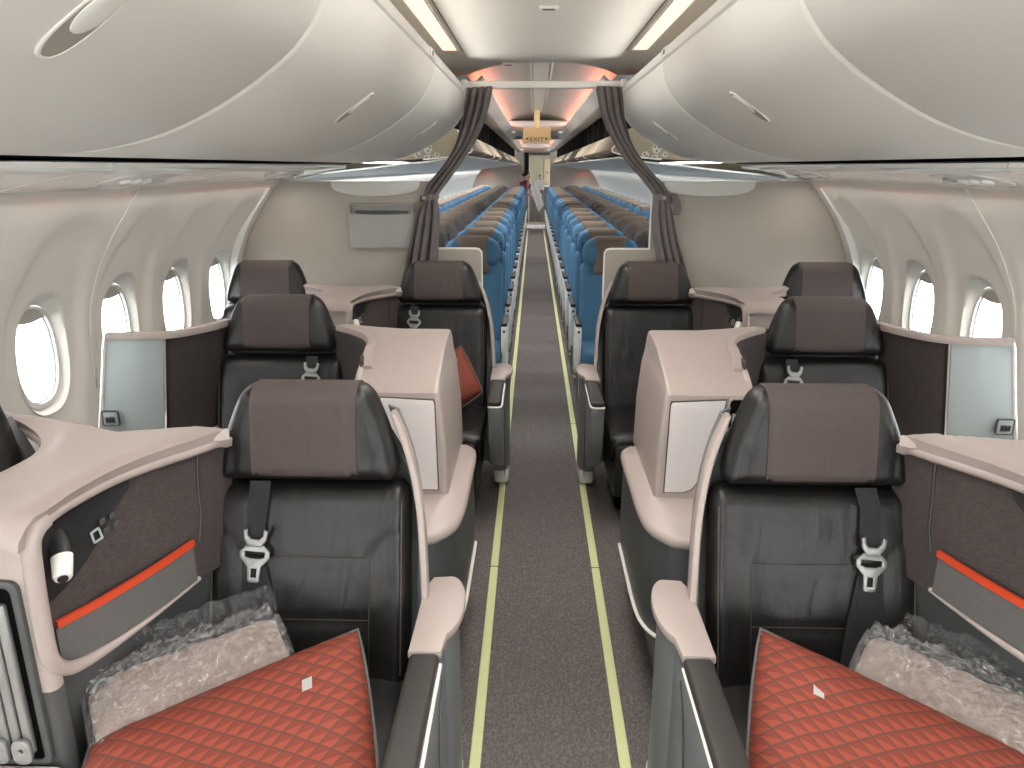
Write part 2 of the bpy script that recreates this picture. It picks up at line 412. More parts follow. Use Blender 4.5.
# ---- sidewall with sculpted window bays
WP = sinterp([(-.02, 1.52), (.1, 1.585), (.35, 1.68), (.7, 1.742), (.95, 1.745), (1.1, 1.728), (1.2, 1.697), (1.35, 1.622), (1.5, 1.515), (1.58, 1.45), (1.8, 1.26)])
def wallx(z): return interp(WP, z)
PITCH = .508; WC = .99; ZT = 1.66
WIN = [2.475+PITCH*k for k in range(-7, 37)]
def recess(y, z, yc):
    """soft tall oval dish pressed around each window"""
    d = math.hypot((y-yc)/.205, (z-1.06)/.40); 
    t = max(0, min(1, (1.12-d)/.24)); return .024*t*t*(3-2*t)
def wall_side(sx, name):
    V = []; Fc = []
    NA = 56
    for yc in WIN:
        ang = [2*PI*k/NA for k in range(NA)]
        hw = PITCH/2; zb = 0.0
        for c in ((hw, ZT-WC), (-hw, ZT-WC), (-hw, zb-WC), (hw, zb-WC)): ang.append(math.atan2(c[1], c[0]) % (2*PI))
        ang = sorted(ang); n = len(ang); rings = []
        outer = []
        for a in ang:
            c, s = math.cos(a), math.sin(a)
            t = min(hw/abs(c) if abs(c) > 1e-9 else 9, ((ZT-WC) if s > 0 else (WC-zb))/abs(s) if abs(s) > 1e-9 else 9)
            outer.append((t*c, t*s))
        def ov(a, rx, rz, p=2.5):
            c, s = math.cos(a), math.sin(a); k = (abs(c/rx)**p+abs(s/rz)**p)**(-1/p); return k*c, k*s
        for f in (1, .93, .85, .76, .67, .57, .47, .37, .28, .2, .12, .05, 0):
            R = []
            for a, (oy, oz) in zip(ang, outer):
                iy, iz = ov(a, .142, .212); y = iy+(oy-iy)*f; z = WC+iz+(oz-iz)*f
                x = wallx(z)+recess(yc+y, z, yc)-.008*math.exp(-((hw-abs(y))/.012)**2)*(0 if int(round((yc-2.475)/PITCH)) % 2 else 1)*0
                R.append((sx*x, yc+y, z))
            rings.append(R)
        for rx, rz, dp in ((.139, .208, .003), (.134, .202, .009), (.129, .196, .018), (.125, .190, .027), (.122, .185, .034), (.119, .180, .044)):
            R = []
            for a in ang:
                y, z = ov(a, rx, rz); x = wallx(WC+z)*.6+wallx(WC)*.4+.016+dp; R.append((sx*x, yc+y, WC+z))
            rings.append(R)
        k = len(V); V += [p for r in rings for p in r]
        for j in range(len(rings)-1):
            for i in range(n): a = k+j*n+i; b = k+j*n+(i+1) % n; Fc.append((a, b, b+n, a+n))
    struct(mesh_obj(name, V, Fc, 'wall_plastic', sharp=60, recalc=True))
wall_side(-1, 'wall_left'); wall_side(1, 'wall_right')
# panel joints: one lap seam every other window
for sx in (-1, 1):
    for k, yc in enumerate(WIN):
        if k in (5, 7):
            y = yc+PITCH/2
            P = [(sx*(wallx(z)-.001), y, z) for z in [i*.08 for i in range(21)]]
            o = mesh_obj('trim_%d' % (10+k+(50 if sx > 0 else 0)), *band(P, [(-.003, -.003), (.003, -.003), (.003, .003), (-.003, .003)]), 'wall_plastic'); struct(o)
for sx in (-1, 1):
    R = [[(sx*(wallx(z)-.012), 4.145, z), (sx*(wallx(z)-.014), 4.20, z), (sx*(wallx(z)+.005), 4.262, z), (sx*(wallx(z)+.03), 4.262, z), (sx*(wallx(z)+.03), 4.14, z)] for z in [i*.08 for i in range(20)]]
    struct(mesh_obj('trim_%d' % (90+sx), *loft(R), 'reveal_plastic', sharp=40))
# windows
def make_window(sx):
    r = bpy.data.objects.new('window_1', None); COL.objects.link(r); struct(r)
    x = wallx(WC)+.060
    fr = plate('window_frame', [oval(0, 0, .124, .186, 40, 2.5), oval(0, 0, .108, .168, 40, 2.5)], .012, 'reveal_plastic', r, mapf=lambda v: Vector((sx*(x-.01+v[2]), v[0], v[1])))
    plate('pane', [oval(0, 0, .114, .174, 40, 2.5)], .003, 'window_acrylic', r, mapf=lambda v: Vector((sx*(x+.004+v[2]), v[0], v[1])))
    # shade raised: only its lower lip shows at the head of the window
    P = [p for p in oval(0, 0, .112, .171, 40, 2.5) if p[1] > .128]
    P.sort(key=lambda p: p[0]); 
    lo = [(.094-.188*i/10, .132-.012*math.sin(PI*i/10)) for i in range(11)]
    sh = plate('window_shade', [[(p[0], p[1]) for p in P]+lo], .004, 'shade_grey', r, mapf=lambda v: Vector((sx*(x-.012+v[2]), v[0], v[1])))
    plate('gasket', [oval(0, 0, .1085, .1685, 40, 2.5), oval(0, 0, .103, .163, 40, 2.5)], .004, 'panel_grey', r, mapf=lambda v: Vector((sx*(x-.004+v[2]), v[0], v[1])))
    return r
wn = 1
for sx in (-1, 1):
    proto = make_window(sx)
    for k, yc in enumerate(WIN):
        r = proto if k == 0 else copy_tree(proto)
        r.location = (0, yc, WC); r.name = 'window_%d' % wn; wn += 1
# ---- front end of the shell, behind the photographer
s = MB(); s.box(-1.8, 1.8, Y0-.08, Y0, 0, 2.4, .002, 1); struct(s.build('wall_front', 'bin_plastic'))

# ---- business ceiling with its curved rear edge
P = []
for i in range(-16, 17):
    x = i/16*.60; ye = 4.34+.62*min(1, (abs(x)/.47))**2.4
    P.append([(x, Y0+(ye-Y0)*t, 2.175) for t in (0, .25, .5, .75, 1)])
struct(sheet(P, .02 if True else 0, 'ceiling', 'ceiling_plastic'))
for sx in (-1, 1):
    # sloping side panel between bin top and ceiling
    P = [[(sx*.425, y, 2.03), (sx*.47, y, 2.06), (sx*.555, y, 2.12), (sx*.60, y, 2.178)] for y in (Y0, 1, 3, 5.3)]
    struct(sheet(P, .01, 'trim_1' if sx < 0 else 'trim_2', 'ceiling_plastic'))
    s = MB(); s.box(sx*.398-.0025, sx*.398+.0025, Y0, 3.93, 2.1725, 2.1765, .001, 1); struct(s.build('trim_3' if sx < 0 else 'trim_4', 'dark_plastic'))
side = {-1: 'left', 1: 'right'}
for sx in (-1, 1):
    for k, (a, b) in enumerate(((2.2, 3.86), (.35, 1.95), (-1.5, .1))):
        if k: continue
        r = root('ceiling_light', (sx*.455, (a+b)/2, 2.172), 'long warm ceiling strip light set above the %s overhead bins' % side[sx], 'ceiling light', 'warm ceiling strip lights'); h = (b-a)/2
        s = MB(); s.box(-.034, .034, -h, h, -.004, .004, .003, 2); s.build('diffuser', 'lamp_warm', r)
        s = MB()
        for q in ((-.040, -.034, -h-.006, h+.006), (.034, .040, -h-.006, h+.006), (-.040, .040, -h-.006, -h), (-.040, .040, h, h+.006)): s.box(*q, -.006, .004, .001, 1)
        s.build('frame', 'ceiling_plastic', r)
# small ceiling fittings
for x, y, lab in ((.002, 2.88, 'small oval grille in the ceiling near the top edge of the view'), (-.19, 4.36, 'small oval grille in the ceiling just ahead of the arched opening')):
    r = root('ceiling_grille', (x, y, 2.172), lab, 'grille', 'small ceiling fittings')
    V, Fc = rbox(-.035, .035, -.018, .018, -.008, .003, .006); mesh_obj('bezel', V, Fc, 'bin_plastic', r)
    V, Fc = rbox(-.022, .022, -.009, .009, -.011, -.006, .004); mesh_obj('grille', V, Fc, 'grey_plastic', r)
# curved header fascia closing the step up to the high ceiling
P = []
for i in range(-16, 17):
    x = i/16*.47; ye = 4.34+.62*(abs(x)/.47)**2.4
    P.append([(x, ye, 2.175), (x, ye+.01, 2.20), (x*.98, ye+.10, 2.235+.06*(1-(x/.47)**2)), (x*.95, ye+.22, 2.25+.06*(1-(x/.47)**2))])
struct(sheet(P, .01, 'trim_5', 'vault_plastic'))
# ---- economy high ceiling: two vaults with a flat step between
def vault(y0, y1, name):
    P = []
    for i in range(-12, 13):
        u = i/12; z = 2.31-.13*abs(u)**2.2
        P.append([(u*.47, y, z-(.12*max(0, 1-(y1-y)/.5))**1) for y in [y0+(y1-y0)*t for t in (0, .2, .4, .6, .8, .9, .94, .97, 1)]])
    struct(sheet(P, .015, name, 'vault_plastic'))
vault(4.4, 10.4, 'ceiling_rear_1'); vault(12.9, 20.6, 'ceiling_rear_2')
s = MB(); s.box(-.5, .5, 10.1, 13.1, 2.12, 2.15, .01); struct(s.build('ceiling_step', 'panel_grey'))
s = MB(); s.box(-.5, .5, 10.02, 10.14, 2.07, 2.2, .02); s.box(-.5, .5, 13.0, 13.1, 2.07, 2.2, .02); s.box(-.5, .5, 20.3, 20.6, 2.0, 2.3, .02); struct(s.build('trim_6', 'bin_plastic'))
# centre spine on the vault
s = MB(); s.box(-.062, .062, 4.62, 9.9, 2.292, 2.312, .006); s.box(-.062, .062, 12.9, 20.5, 2.292, 2.312, .006); struct(s.build('trim_7', 'bin_plastic'))
for n, x in enumerate((-.071, .071)):
    s = MB(); s.box(x-.008, x+.008, 4.62, 9.9, 2.286, 2.312, .003, 1); struct(s.build('trim_%d' % (8+n), 'trim_white'))
for sx in (-1, 1):
    for a, b in ((4.95, 10.05), (13.0, 20.3)):
        area_light('cove_led', (sx*.405, (a+b)/2, 2.145), .025, b-a, 4.2*(b-a)/5, (1, .14, .035), (math.radians(180), 0, 0), math.radians(120))
        area_light('vault_fill', (sx*.41, (a+b)/2, 2.15), .02, b-a, 1.8*(b-a)/5, (1, .96, .92), (0, math.radians(112)*sx, 0), math.radians(105))  # added white fill that brightens the vault
    # white rail hiding the cove LEDs
    prof = [(.345, 2.135), (.355, 2.142), (.40, 2.10), (.47, 2.09), (.60, 2.10), (.60, 2.07), (.43, 2.045), (.415, 2.05), (.35, 2.12)]
    R = [[(sx*x, y, z) for x, z in prof] for y in (4.62, 8, 12, 16, 20.6)]
    struct(mesh_obj('trim_%s_rail' % side[sx], *loft(R), 'bin_plastic', smooth=False))
# roof closing everything above the bins
s = MB(); s.box(-1.75, 1.75, Y0, 23, 2.42, 2.46, .002, 1); struct(s.build('ceiling_shell', 'dark_plastic'))

# ---- overhead bins
BP = [(.418, 1.995), (.425, 1.955), (.447, 1.905), (.49, 1.850), (.55, 1.802), (.63, 1.752), (.72, 1.708), (.82, 1.676), (.93, 1.658), (1.04, 1.652), (1.14, 1.655)]
BPs = [(p[0], p[1]) for p in spline([(a, b, 0) for a, b in BP], 4)]
def bin_point(t):
    k = t*(len(BPs)-1); i = min(int(k), len(BPs)-2); f = k-i; a, b = BPs[i], BPs[i+1]
    p = (a[0]+(b[0]-a[0])*f, a[1]+(b[1]-a[1])*f); d = (b[0]-a[0], b[1]-a[1]); L = math.hypot(*d); return p, (d[1]/L, -d[0]/L)
def inset(pts, d):
    out = []
    for i, p in enumerate(pts):
        a = pts[max(i-1, 0)]; b = pts[min(i+1, len(pts)-1)]; dx, dz = b[0]-a[0], b[1]-a[1]; L = math.hypot(dx, dz)
        out.append((p[0]-dz/L*d, p[1]+dx/L*d))
    return out
def business_bin(sx, y0, y1, lab, latch=.5):
    L = y1-y0; r = root('overhead_bin', (0, y0, 0), lab, 'overhead bin', 'closed overhead bins above the business seats')
    rings = []
    for dy, d in ((.002, .014), (.0025, .006), (.006, .002), (.014, 0), (L/2, 0), (L-.014, 0), (L-.006, .002), (L-.0025, .006), (L-.002, .014)):
        P = inset(BPs, d)[3:] if False else inset(BPs, d)
        rings.append([(sx*x, dy, z) for x, z in P]+[(sx*1.14, dy, 1.75), (sx*.6, dy, 1.95)])
    mesh_obj('bin_door', *loft(rings), 'bin_plastic', r, sharp=35)
    # top hinge rail with a slot line
    s = MB(); x0, x1 = sorted((sx*.412, sx*.50)); s.box(x0, x1, .003, L-.003, 2.0, 2.036, .008); s.build('top_rail', 'bin_plastic', r)
    s = MB(); x0, x1 = sorted((sx*.4075, sx*.44))
    s.box(x0, x1, L-.16, L-.06, 2.002, 2.034, .004); s.build('row_plate', 'trim_white', r)
    s = MB(); x0, x1 = sorted((sx*.4060, sx*.41))
    s.box(x0, x1, L-.125, L-.095, 2.010, 2.026, .001, 1); s.build('row_marking', 'grey_plastic', r)
    if latch:
        (px, pz), (nx_, nz_) = bin_point(.42); X = Vector((sx*px, L*latch, pz)); N = Vector((sx*nx_, 0, nz_)); 
        if N.z > 0: N = -N
        T = Vector((sx*.0, 0, 0)); (qx, qz), _ = bin_point(.6); T = (Vector((sx*qx, 0, qz))-Vector((sx*px, 0, pz))).normalized(); T = (T-N*T.dot(N)).normalized(); Bv = N.cross(T)
        mp_ = lambda h: (lambda v: X+T*v[0]+Bv*v[1]+N*(v[2]+h))
        plate('latch_bezel', [oval(0, 0, .072, .034, 36, 2.3), oval(0, 0, .066, .028, 36, 2.3)], .006, 'bin_plastic', r, bevel=.002, mapf=mp_(-.001))
        plate('latch_recess', [oval(0, 0, .066, .028, 36, 2.3)], .002, 'latch_grey', r, mapf=mp_(.0002))
        # paddle: slightly domed disc
        R = []
        for f, h in ((1, .0), (.96, .003), (.8, .005), (.5, .0055), (.15, .006)):
            R.append([X+T*(-.020+.042*f*math.cos(2*PI*k/24))+Bv*(.025*f*math.sin(2*PI*k/24))+N*h for k in range(24)])
        mesh_obj('latch_paddle', *loft(R), 'bin_plastic', r)
    return r
for sx in (-1, 1):
    n = side[sx]
    business_bin(sx, 2.955, 4.40, 'cream overhead bin on the %s, last before the curtain, closed' % n)
    business_bin(sx, 1.505, 2.95, 'cream overhead bin on the %s, second from the curtain, small oval latch' % n, .52)
    business_bin(sx, .055, 1.50, 'large near cream overhead bin in the upper %s corner of the view' % n, .60)
    business_bin(sx, -1.6, .05, 'cream overhead bin on the %s overhead beside the photographer' % n) if False else None
    # black strip standing in for the shaded gap between bin and service panel
    s = MB(); x0, x1 = sorted((sx*1.10, sx*1.5)); s.box(x0, x1, Y0, 4.42, 1.648, 1.70, .002, 1); struct(s.build('trim_%s_gap' % n, 'black_void'))
    # passenger service panel run
    prof = [(1.085, 1.640), (1.095, 1.643), (1.13, 1.643), (1.5, 1.60), (1.5, 1.572), (1.46, 1.560), (1.42, 1.562), (1.30, 1.590), (1.18, 1.612), (1.095, 1.622), (1.085, 1.628)]
    segs = [(Y0, .42), (.425, 1.87), (1.875, 2.9), (2.905, 4.24)]
    for a, b in segs:
        if b < .5: continue
        R = [[(sx*x, y, z) for x, z in prof] for y in (a, (a+b)/2, b)]
        o = mesh_obj('service_panel', *loft(R), 'psu_plastic', sharp=50)
        tag(o, {1.87: 'cream service panel under the nearest bin on the %s', 2.9: 'cream service panel with air vents, middle of the %s run', 4.24: 'cream service panel reaching the partition on the %s'}[b] % n, 'service panel', 'service panels under the business bins')
    # moulded vents and reading light cluster
    for yc, lab in ((2.35, 'vent and lamp cluster moulded in the middle %s service panel'), (3.75, 'small vent and lamp cluster nearest the partition on the %s')):
        r = root('vent_cluster', (sx*1.27, yc, 1.594), lab % n, 'vent', 'air vent and lamp clusters')
        r.rotation_euler = (0, sx*math.radians(13), 0)
        plate('vent_plate', [oval(0, 0, .075, .17, 32, 3)], .008, 'bin_plastic', r, bevel=.003)
        for j in range(3):
            plate('air_nozzle', [oval(0, -.09+.06*j, .020, .020, 20), oval(0, -.09+.06*j, .011, .011, 20)], .014, 'trim_white', r, bevel=.003, mapf=lambda v: Vector((v[0], v[1], v[2]-.006)))
        plate('reading_lamp', [oval(.0, .11, .022, .022, 20)], .012, 'panel_grey', r, bevel=.003, mapf=lambda v: Vector((v[0], v[1], v[2]-.006)))
    # orange wash LEDs at the head of the sidewall
    for a, b in ((.7, 1.75), (2.05, 2.72), (2.98, 4.15)) if sx < 0 else ((.7, 1.75), (2.05, 2.68), (2.8, 3.6), (3.9, 4.2)):
        area_light('sidewall_led', (sx*1.452, (a+b)/2, 1.552), .012, b-a, .13*(b-a), (1, .22, .10), (0, sx*math.radians(-8), 0), math.radians(150))
    area_light('sidewall_fill', (sx*1.435, 2.0, 1.552), .02, 4.3, 6.5, (1, .97, .93), (0, sx*math.radians(12), 0), math.radians(165))  # added white fill for the wall, next to the orange LEDs
    # economy service panels, and an added fill light along the sidewall
    P = [[(sx*.455, y, 1.690), (sx*.55, y, 1.674), (sx*.70, y, 1.654), (sx*.86, y, 1.640), (sx*1.0, y, 1.622), (sx*1.2, y, 1.602), (sx*1.36, y, 1.585), (sx*1.45, y, 1.562), (sx*1.5, y, 1.60)] for y in (4.63, 8, 12, 16, 21)]
    struct(sheet(P, .01, 'trim_%s_valance' % n, 'reveal_plastic'))
    area_light('economy_wall_fill', (sx*1.44, 12.6, 1.555), .03, 16, 110, (.95, .98, 1), (0, sx*math.radians(8), 0), math.radians(160))  # added fill in place of daylight on the wall

# economy bins: pivoting buckets hanging open
BK = [(.505, 1.845), (.47, 1.80), (.428, 1.745), (.42, 1.730), (.44, 1.714), (.52, 1.698), (.66, 1.682), (.86, 1.668), (1.2, 1.67), (1.45, 1.70), (1.45, 1.80), (1.1, 1.90), (.8, 1.90), (.6, 1.875)]
def econ_bin(sx, y0, y1, lab):
    L = y1-y0; r = root('overhead_bin', (0, y0, 0), lab, 'overhead bin', 'open overhead bins over the economy rows')
    pts = [(p[0], p[1]) for p in spline([(a, b, 0) for a, b in BK[:9]], 3)]+BK[9:]
    R = [[(sx*x, y, z) for x, z in (pts if 0 < k < 3 else [(x*.998+.002*.8, z*.998+.002*1.75) for x, z in pts])] for k, y in enumerate((.004, .008, L-.008, L-.004))]
    mesh_obj('bucket', *loft(R), 'tan_plastic', r, sharp=40)
    s = MB(); x0, x1 = sorted((sx*.56, sx*1.3)); s.box(x0, x1, .0, L, 1.85, 2.07, .002, 1)
    s.build('bin_shade_block', 'black_void', r)  # solid block painted black as the unlit inside of the bin
    for yy in (0.0, L*.5):
        s = MB(); x0, x1 = sorted((sx*.548, sx*.57)); s.box(x0, x1, yy+.003, yy+.011, 1.87, 2.045, .001, 1)
        s.build('divider_edge', 'dark_plastic', r)
    # light lip on the joint between buckets
    P = [(sx*(x-.004), .006, z-.004) for x, z in pts[:20]]
    mesh_obj('joint_lip', *band(P, [(-.007, -.004), (.007, -.004), (.007, .004), (-.007, .004)]), 'trim_white', r)
    return r
ordn = ['first', 'second', 'third', 'fourth', 'fifth', 'sixth', 'seventh', 'eighth', 'ninth', 'tenth', 'eleventh', 'twelfth', 'thirteenth', 'fourteenth', 'fifteenth', 'sixteenth', 'seventeenth', 'eighteenth', 'nineteenth', 'twentieth', 'twenty-first', 'twenty-second']
for sx in (-1, 1):
    first = None
    for k in range(12):
        y = 4.62+1.33*k; lab = 'tan open overhead bin over the %s economy rows, %s back from the curtain' % (side[sx], ordn[k])
        if first is None: first = econ_bin(sx, y, y+1.33, lab)
        else:
            c = copy_tree(first); c.location.y = y; c['label'] = lab
# emergency equipment marks on the end of the first bucket
for sx in (-1, 1):
    r = root('equipment_placard', (sx*.68, 4.625, 1.70), 'small white placard with dark equipment pictograms on the %s tan bin end' % side[sx], 'placard', 'pictogram placards on the bin ends')
    s = MB()
    V, Fc = plate_mesh([oval(0, .035, .026, .03, 20)], .003); s.add([XZ(0)(v) for v in V], Fc)
    V, Fc = plate_mesh([oval(-.065, .0, .022, .02, 20)], .003); s.add([XZ(0)(v) for v in V], Fc)
    V, Fc = plate_mesh([oval(.05, .0, .018, .014, 20)], .003); s.add([XZ(0)(v) for v in V], Fc)
    V, Fc = plate_mesh([oval(0, -.015, .03, .016, 20)], .003); s.add([XZ(0)(v) for v in V], Fc)
    s.build('placard_face', 'divider_fabric', r)
    s = MB()
    for q, (a, b) in enumerate(((-.012, .045), (.012, .04), (-.07, .004), (.0, .022), (-.012, -.015), (.018, -.012), (-.058, -.008), (.052, .002), (.004, .052))):
        V, Fc = plate_mesh([oval(a, b, .006, .005, 10)], .002); s.add([XZ(-.003)(v) for v in V], Fc)
    s.build('pictogram', 'dark_plastic', r)

# exit sign hanging under the vault
r = root('exit_sign', (-.015, 9.55, 2.295), 'cream hanging exit sign with dark red lettering over the economy aisle', 'sign')
s = MB(); s.box(-.17, .17, -.03, .03, -.375, -.205, .012); s.build('sign_box', 'sign_cream', r)
s = MB(); s.box(-.035, .035, -.03, .05, -.21, -.0, .01); s.build('hanger', 'sign_cream', r)
def text_mesh(name, txt, size, m, parent, mapf, th=.002):
    cu = bpy.data.curves.new('t', 'FONT'); cu.body = txt; cu.size = size; cu.extrude = th; cu.align_x = 'CENTER'; cu.align_y = 'CENTER'
    o = bpy.data.objects.new('t', cu); COL.objects.link(o); bpy.context.view_layer.update()
    me = bpy.data.meshes.new_from_object(o); V = [mapf(v.co) for v in me.vertices]; Fc = [tuple(p.vertices) for p in me.polygons]
    bpy.data.objects.remove(o); bpy.data.meshes.remove(me); bpy.data.curves.remove(cu)
    return mesh_obj(name, V, Fc, m, parent, smooth=False)
text_mesh('exit_lettering', 'EXIT', .068, 'sign_red', r, lambda v: Vector((v[0]*1.25, -.032-v[2], v[1]-.345)))
s = MB()
for a in (-1, 1):
    V, Fc = plate_mesh([[(a*.135, 0), (a*.105, .018), (a*.105, -.018)]], .003); s.add([Vector((v[0], -.032-v[2], v[1]-.335)) for v in V], Fc)
s.build('arrow_mark', 'sign_red', r)
for k, (x, y) in enumerate(((-.36, 10.9), (.34, 10.9), (-.36, 20.0), (.34, 20.0))):
    r = root('ceiling_spot', (x, y, 2.114 if k < 2 else 2.06), 'small white %s ceiling lamp on the flat panel %s' % ('left' if x < 0 else 'right', 'behind the exit sign' if k < 2 else 'at the rear galley'), 'ceiling light', 'small white lamps over the economy aisle')
    s = MB(); s.box(-.035, .035, -.45, .45, -.004, .004, .003); s.build('lens', 'lamp_white', r)
    s = MB(); s.box(-.045, .045, -.46, .46, -.002, .010, .004); s.build('bezel', 'trim_white', r)

# ---- class dividers
def divider(sx):
    r = root('class_divider', (0, DIV, 0), 'beige fabric cabin partition with stepped white edge on the %s of the aisle' % side[sx], 'partition', 'stepped cabin partitions')
    off = .0 if sx < 0 else .018
    xi, xs = .345+off, .597+off
    out = []
    for z in [i*.1 for i in range(16)]: out.append((wallx(z)+.02, z))
    out.append((wallx(1.553)+.02, 1.553)); out.append((xs, 1.553))
    out += [(xs, 1.178)]
    out += [(xi+.022, 1.178), (xi+.008, 1.172), (xi, 1.158), (xi, .02)]
    plate('panel', [[(sx*a, b) for a, b in out]], .035, 'divider_fabric', r, mapf=XZ())
    edge = spline([(xs, 0, 1.545), (xs, 0, 1.35), (xs, 0, 1.19)], 4)+[Vector((xs-.006, 0, 1.180))]+spline([(xs-.02, 0, 1.180), ((xs+xi)/2, 0, 1.180), (xi+.03, 0, 1.180)], 3)+[Vector((xi+.012, 0, 1.176)), Vector((xi+.001, 0, 1.160))]+spline([(xi, 0, 1.14), (xi, 0, .6), (xi, 0, .03)], 5)
    mesh_obj('edge_trim', *tube([(sx*p.x, -.004, p.z) for p in edge], .0085, 8), 'trim_white', r)
    s = MB(); x0, x1 = sorted((sx*(xi+.01), sx*1.6)); s.box(x0, x1, -.022, .022, 0, .10, .004); s.build('kick_plate', 'grey_plastic', r)
    # half oval access cover at the head
    c = -(.933) if sx < 0 else .925
    P = [(c-.25, 1.553), (c+.25, 1.553)]+[(c+.25*math.cos(t)*(1 if abs(math.cos(t)) < .95 else 1), 1.548-.075*math.sin(t)**.6) for t in [PI*k/20 for k in range(1, 20)]]
    plate('access_cover', [P], .012, 'bin_plastic', r, bevel=.003, mapf=XZ(-.022))
    return r
divider(-1); divider(1)
r = root('magazine_pocket', (-.90, DIV-.02, 1.31), 'grey open-topped magazine pocket on the left partition', 'magazine pocket')
s = MB()
s.box(-.170, .170, -.004, 0, -.115, .120, .002, 1); s.build('back_plate', 'pocket_grey', r)
s = MB()
for a in (-1, 1): x0, x1 = sorted((a*.172, a*.180)); s.box(x0, x1, -.035, 0, -.118, .122, .003)
s.box(-.18, .18, -.032, 0, .114, .124, .003); s.build('frame', 'pocket_grey', r)
P = [[(x, -.036-.012*(1-(x/.185)**2)*t, -.118+.19*t-.008*(1-(x/.185)**2)*(1 if t == 1 else 0)) for x in [-.185+.37*i/12 for i in range(13)]] for t in (0, .25, .5, .75, 1)]
sheet(P, .005, 'front_flap', 'pocket_grey', r)
s = MB(); s.box(-.15, .15, -.022, -.016, -.10, .085, .002); s.build('card', 'grey_plastic', r)

# ---- curtain rail and tied curtains
r = root('curtain_rail', (0, 4.2, 2.043), 'straight white curtain rail spanning the aisle between the bins', 'curtain rail')
s = MB(); s.box(-.41, .43, -.02, .02, -.015, .022, .008); s.build('rail', 'bin_plastic', r)
s = MB()
for a in (-.43, .41): s.box(a-.005, a+.03, -.026, .026, -.02, .03, .006)
s.build('end_bracket', 'trim_white', r)
def curtain(sx):
    r = root('curtain', (0, 4.2, 0), 'grey brown %s curtain gathered by a tie beside the partition' % side[sx], 'curtain', 'tied cabin curtains')
    # centre x, z, half width, fold depth, lean
    st = [(-.334, 2.035, .068, .018), (-.345, 1.99, .066, .020), (-.375, 1.87, .062, .022), (-.425, 1.75, .052, .022), (-.50, 1.64, .050, .022), (-.575, 1.55, .058, .024), (-.615, 1.485, .040, .020), (-.622, 1.45, .038, .018), (-.635, 1.38, .058, .022), (-.655, 1.25, .072, .026), (-.68, 1.10, .085, .030), (-.70, .92, .095, .030), (-.71, .55, .10, .030)]
    if sx > 0: st = [(-.347, 2.035, .066, .018), (-.356, 1.99, .064, .020), (-.383, 1.87, .058, .022), (-.44, 1.75, .050, .022), (-.52, 1.64, .054, .024), (-.61, 1.55, .056, .026), (-.655, 1.485, .042, .020), (-.662, 1.45, .040, .018), (-.668, 1.38, .052, .022), (-.69, 1.25, .062, .026), (-.73, 1.10, .072, .030), (-.76, .92, .085, .030), (-.78, .55, .09, .030)]
    pts = spline([(a, b, 0) for a, b, _, _ in st], 5); ws = spline([(c, d, 0) for _, _, c, d in st], 5)
    P = []; NF = 84
    for j, (p, q) in enumerate(zip(pts, ws)):
        pn = pts[min(j+1, len(pts)-1)]-pts[max(j-1, 0)]; T = Vector((pn.x, pn.y)).normalized(); N = Vector((-T.y, T.x)); row = []
        if N.x > 0: N = -N
        N = (N*.45+Vector((-1, 0))*.55)
        for i in range(NF+1):
            u = -1+2*i/NF; ph = u*PI*3.3+.5*math.sin(j*.11+u*2)
            fold = 1.45*q.y*math.sin(ph)+.006*noise.noise(Vector((u*4, j*.12, sx)))
            xx = u*q.x+.010*math.cos(ph*1.0)*1.0
            row.append((-sx*(p.x+N.x*-xx*1.0)*1.0 if False else sx*-1*(p.x-xx), -.01+fold, p.y+(N.y*xx*-1 if False else 0)+.25*xx*(T.x/T.y if abs(T.y) > .1 else 0)*-1))
        P.append(row)
    sheet(P, .003, 'curtain_cloth', 'curtain_cloth', r, sharp=80)
    tx, tz = (-.62, 1.468) if sx < 0 else (.66, 1.468)
    R = []
    for k in range(25):
        t = 2*PI*k/24; R.append((tx+.050*math.cos(t), -.012+.036*math.sin(t), tz+(.010*math.cos(t)*-sx)))
    mesh_obj('curtain_tie', *band(R, [(-.003, -.017), (.003, -.017), (.003, .017), (-.003, .017)]), 'curtain_cloth', r)
    if sx > 0:   # loose tail of the tie
        P = [[(tx+.045+.018*math.sin(t*3)+.022*t+w_, -.05-.01*math.sin(t*5), tz+.02-.11*t) for w_ in (-.018, 0, .018)] for t in [k/10 for k in range(11)]]
        sheet(P, .006, 'tie_tail', 'curtain_cloth', r)
    V, Fc = rbox(-.010, .010, -.006, .006, -.008, .008, .003); mesh_obj('tie_button', [Vector(v)+Vector((tx-sx*.03*-1 if False else tx+(.025 if sx < 0 else -.0)*-1, -.054, tz)) for v in V], Fc, 'panel_grey', r)
curtain(-1); curtain(1)

# ---- rear of the aircraft
for sx in (-1, 1):
    s = MB(); x0, x1 = sorted((sx*.36+.03, sx*1.75)); s.box(x0, x1, Y1, Y1+.05, 0, 2.3, .004)
    struct(s.build('wall_rear_%s' % side[sx], 'divider_fabric'))
s = MB(); s.box(-1.75, 1.75, 23.0, 23.1, 0, 2.4, .004); struct(s.build('wall_back', 'galley_dark'))
area_light('galley_lamp', (.05, 21.9, 2.2), .3, .3, 1.6, (1, .95, .85), (0, 0, 0), DOWN)
for a, b in ((-1.45, -.6), (.65, 1.45)):
    area_light('rear_led', ((a+b)/2*1.25, 20.9, 1.55), .3, .03, .25, (1, .2, .1), (0, 0, 0), math.radians(150))
r = root('galley_cabinet', (.12, 22.3, 0), 'pale olive galley cabinet at the very end of the aisle', 'galley cabinet')
s = MB(); s.box(-.32, .34, 0, .5, 0, 1.95, .01); s.build('body', 'galley_cream', r)
s = MB(); s.box(-.30, .10, -.02, .0, 1.2, 1.85, .008); s.build('upper_door', 'galley_cream', r)
s = MB(); s.box(.13, .32, -.02, .0, 1.2, 1.85, .008); s.build('upper_door', 'tan_plastic', r)
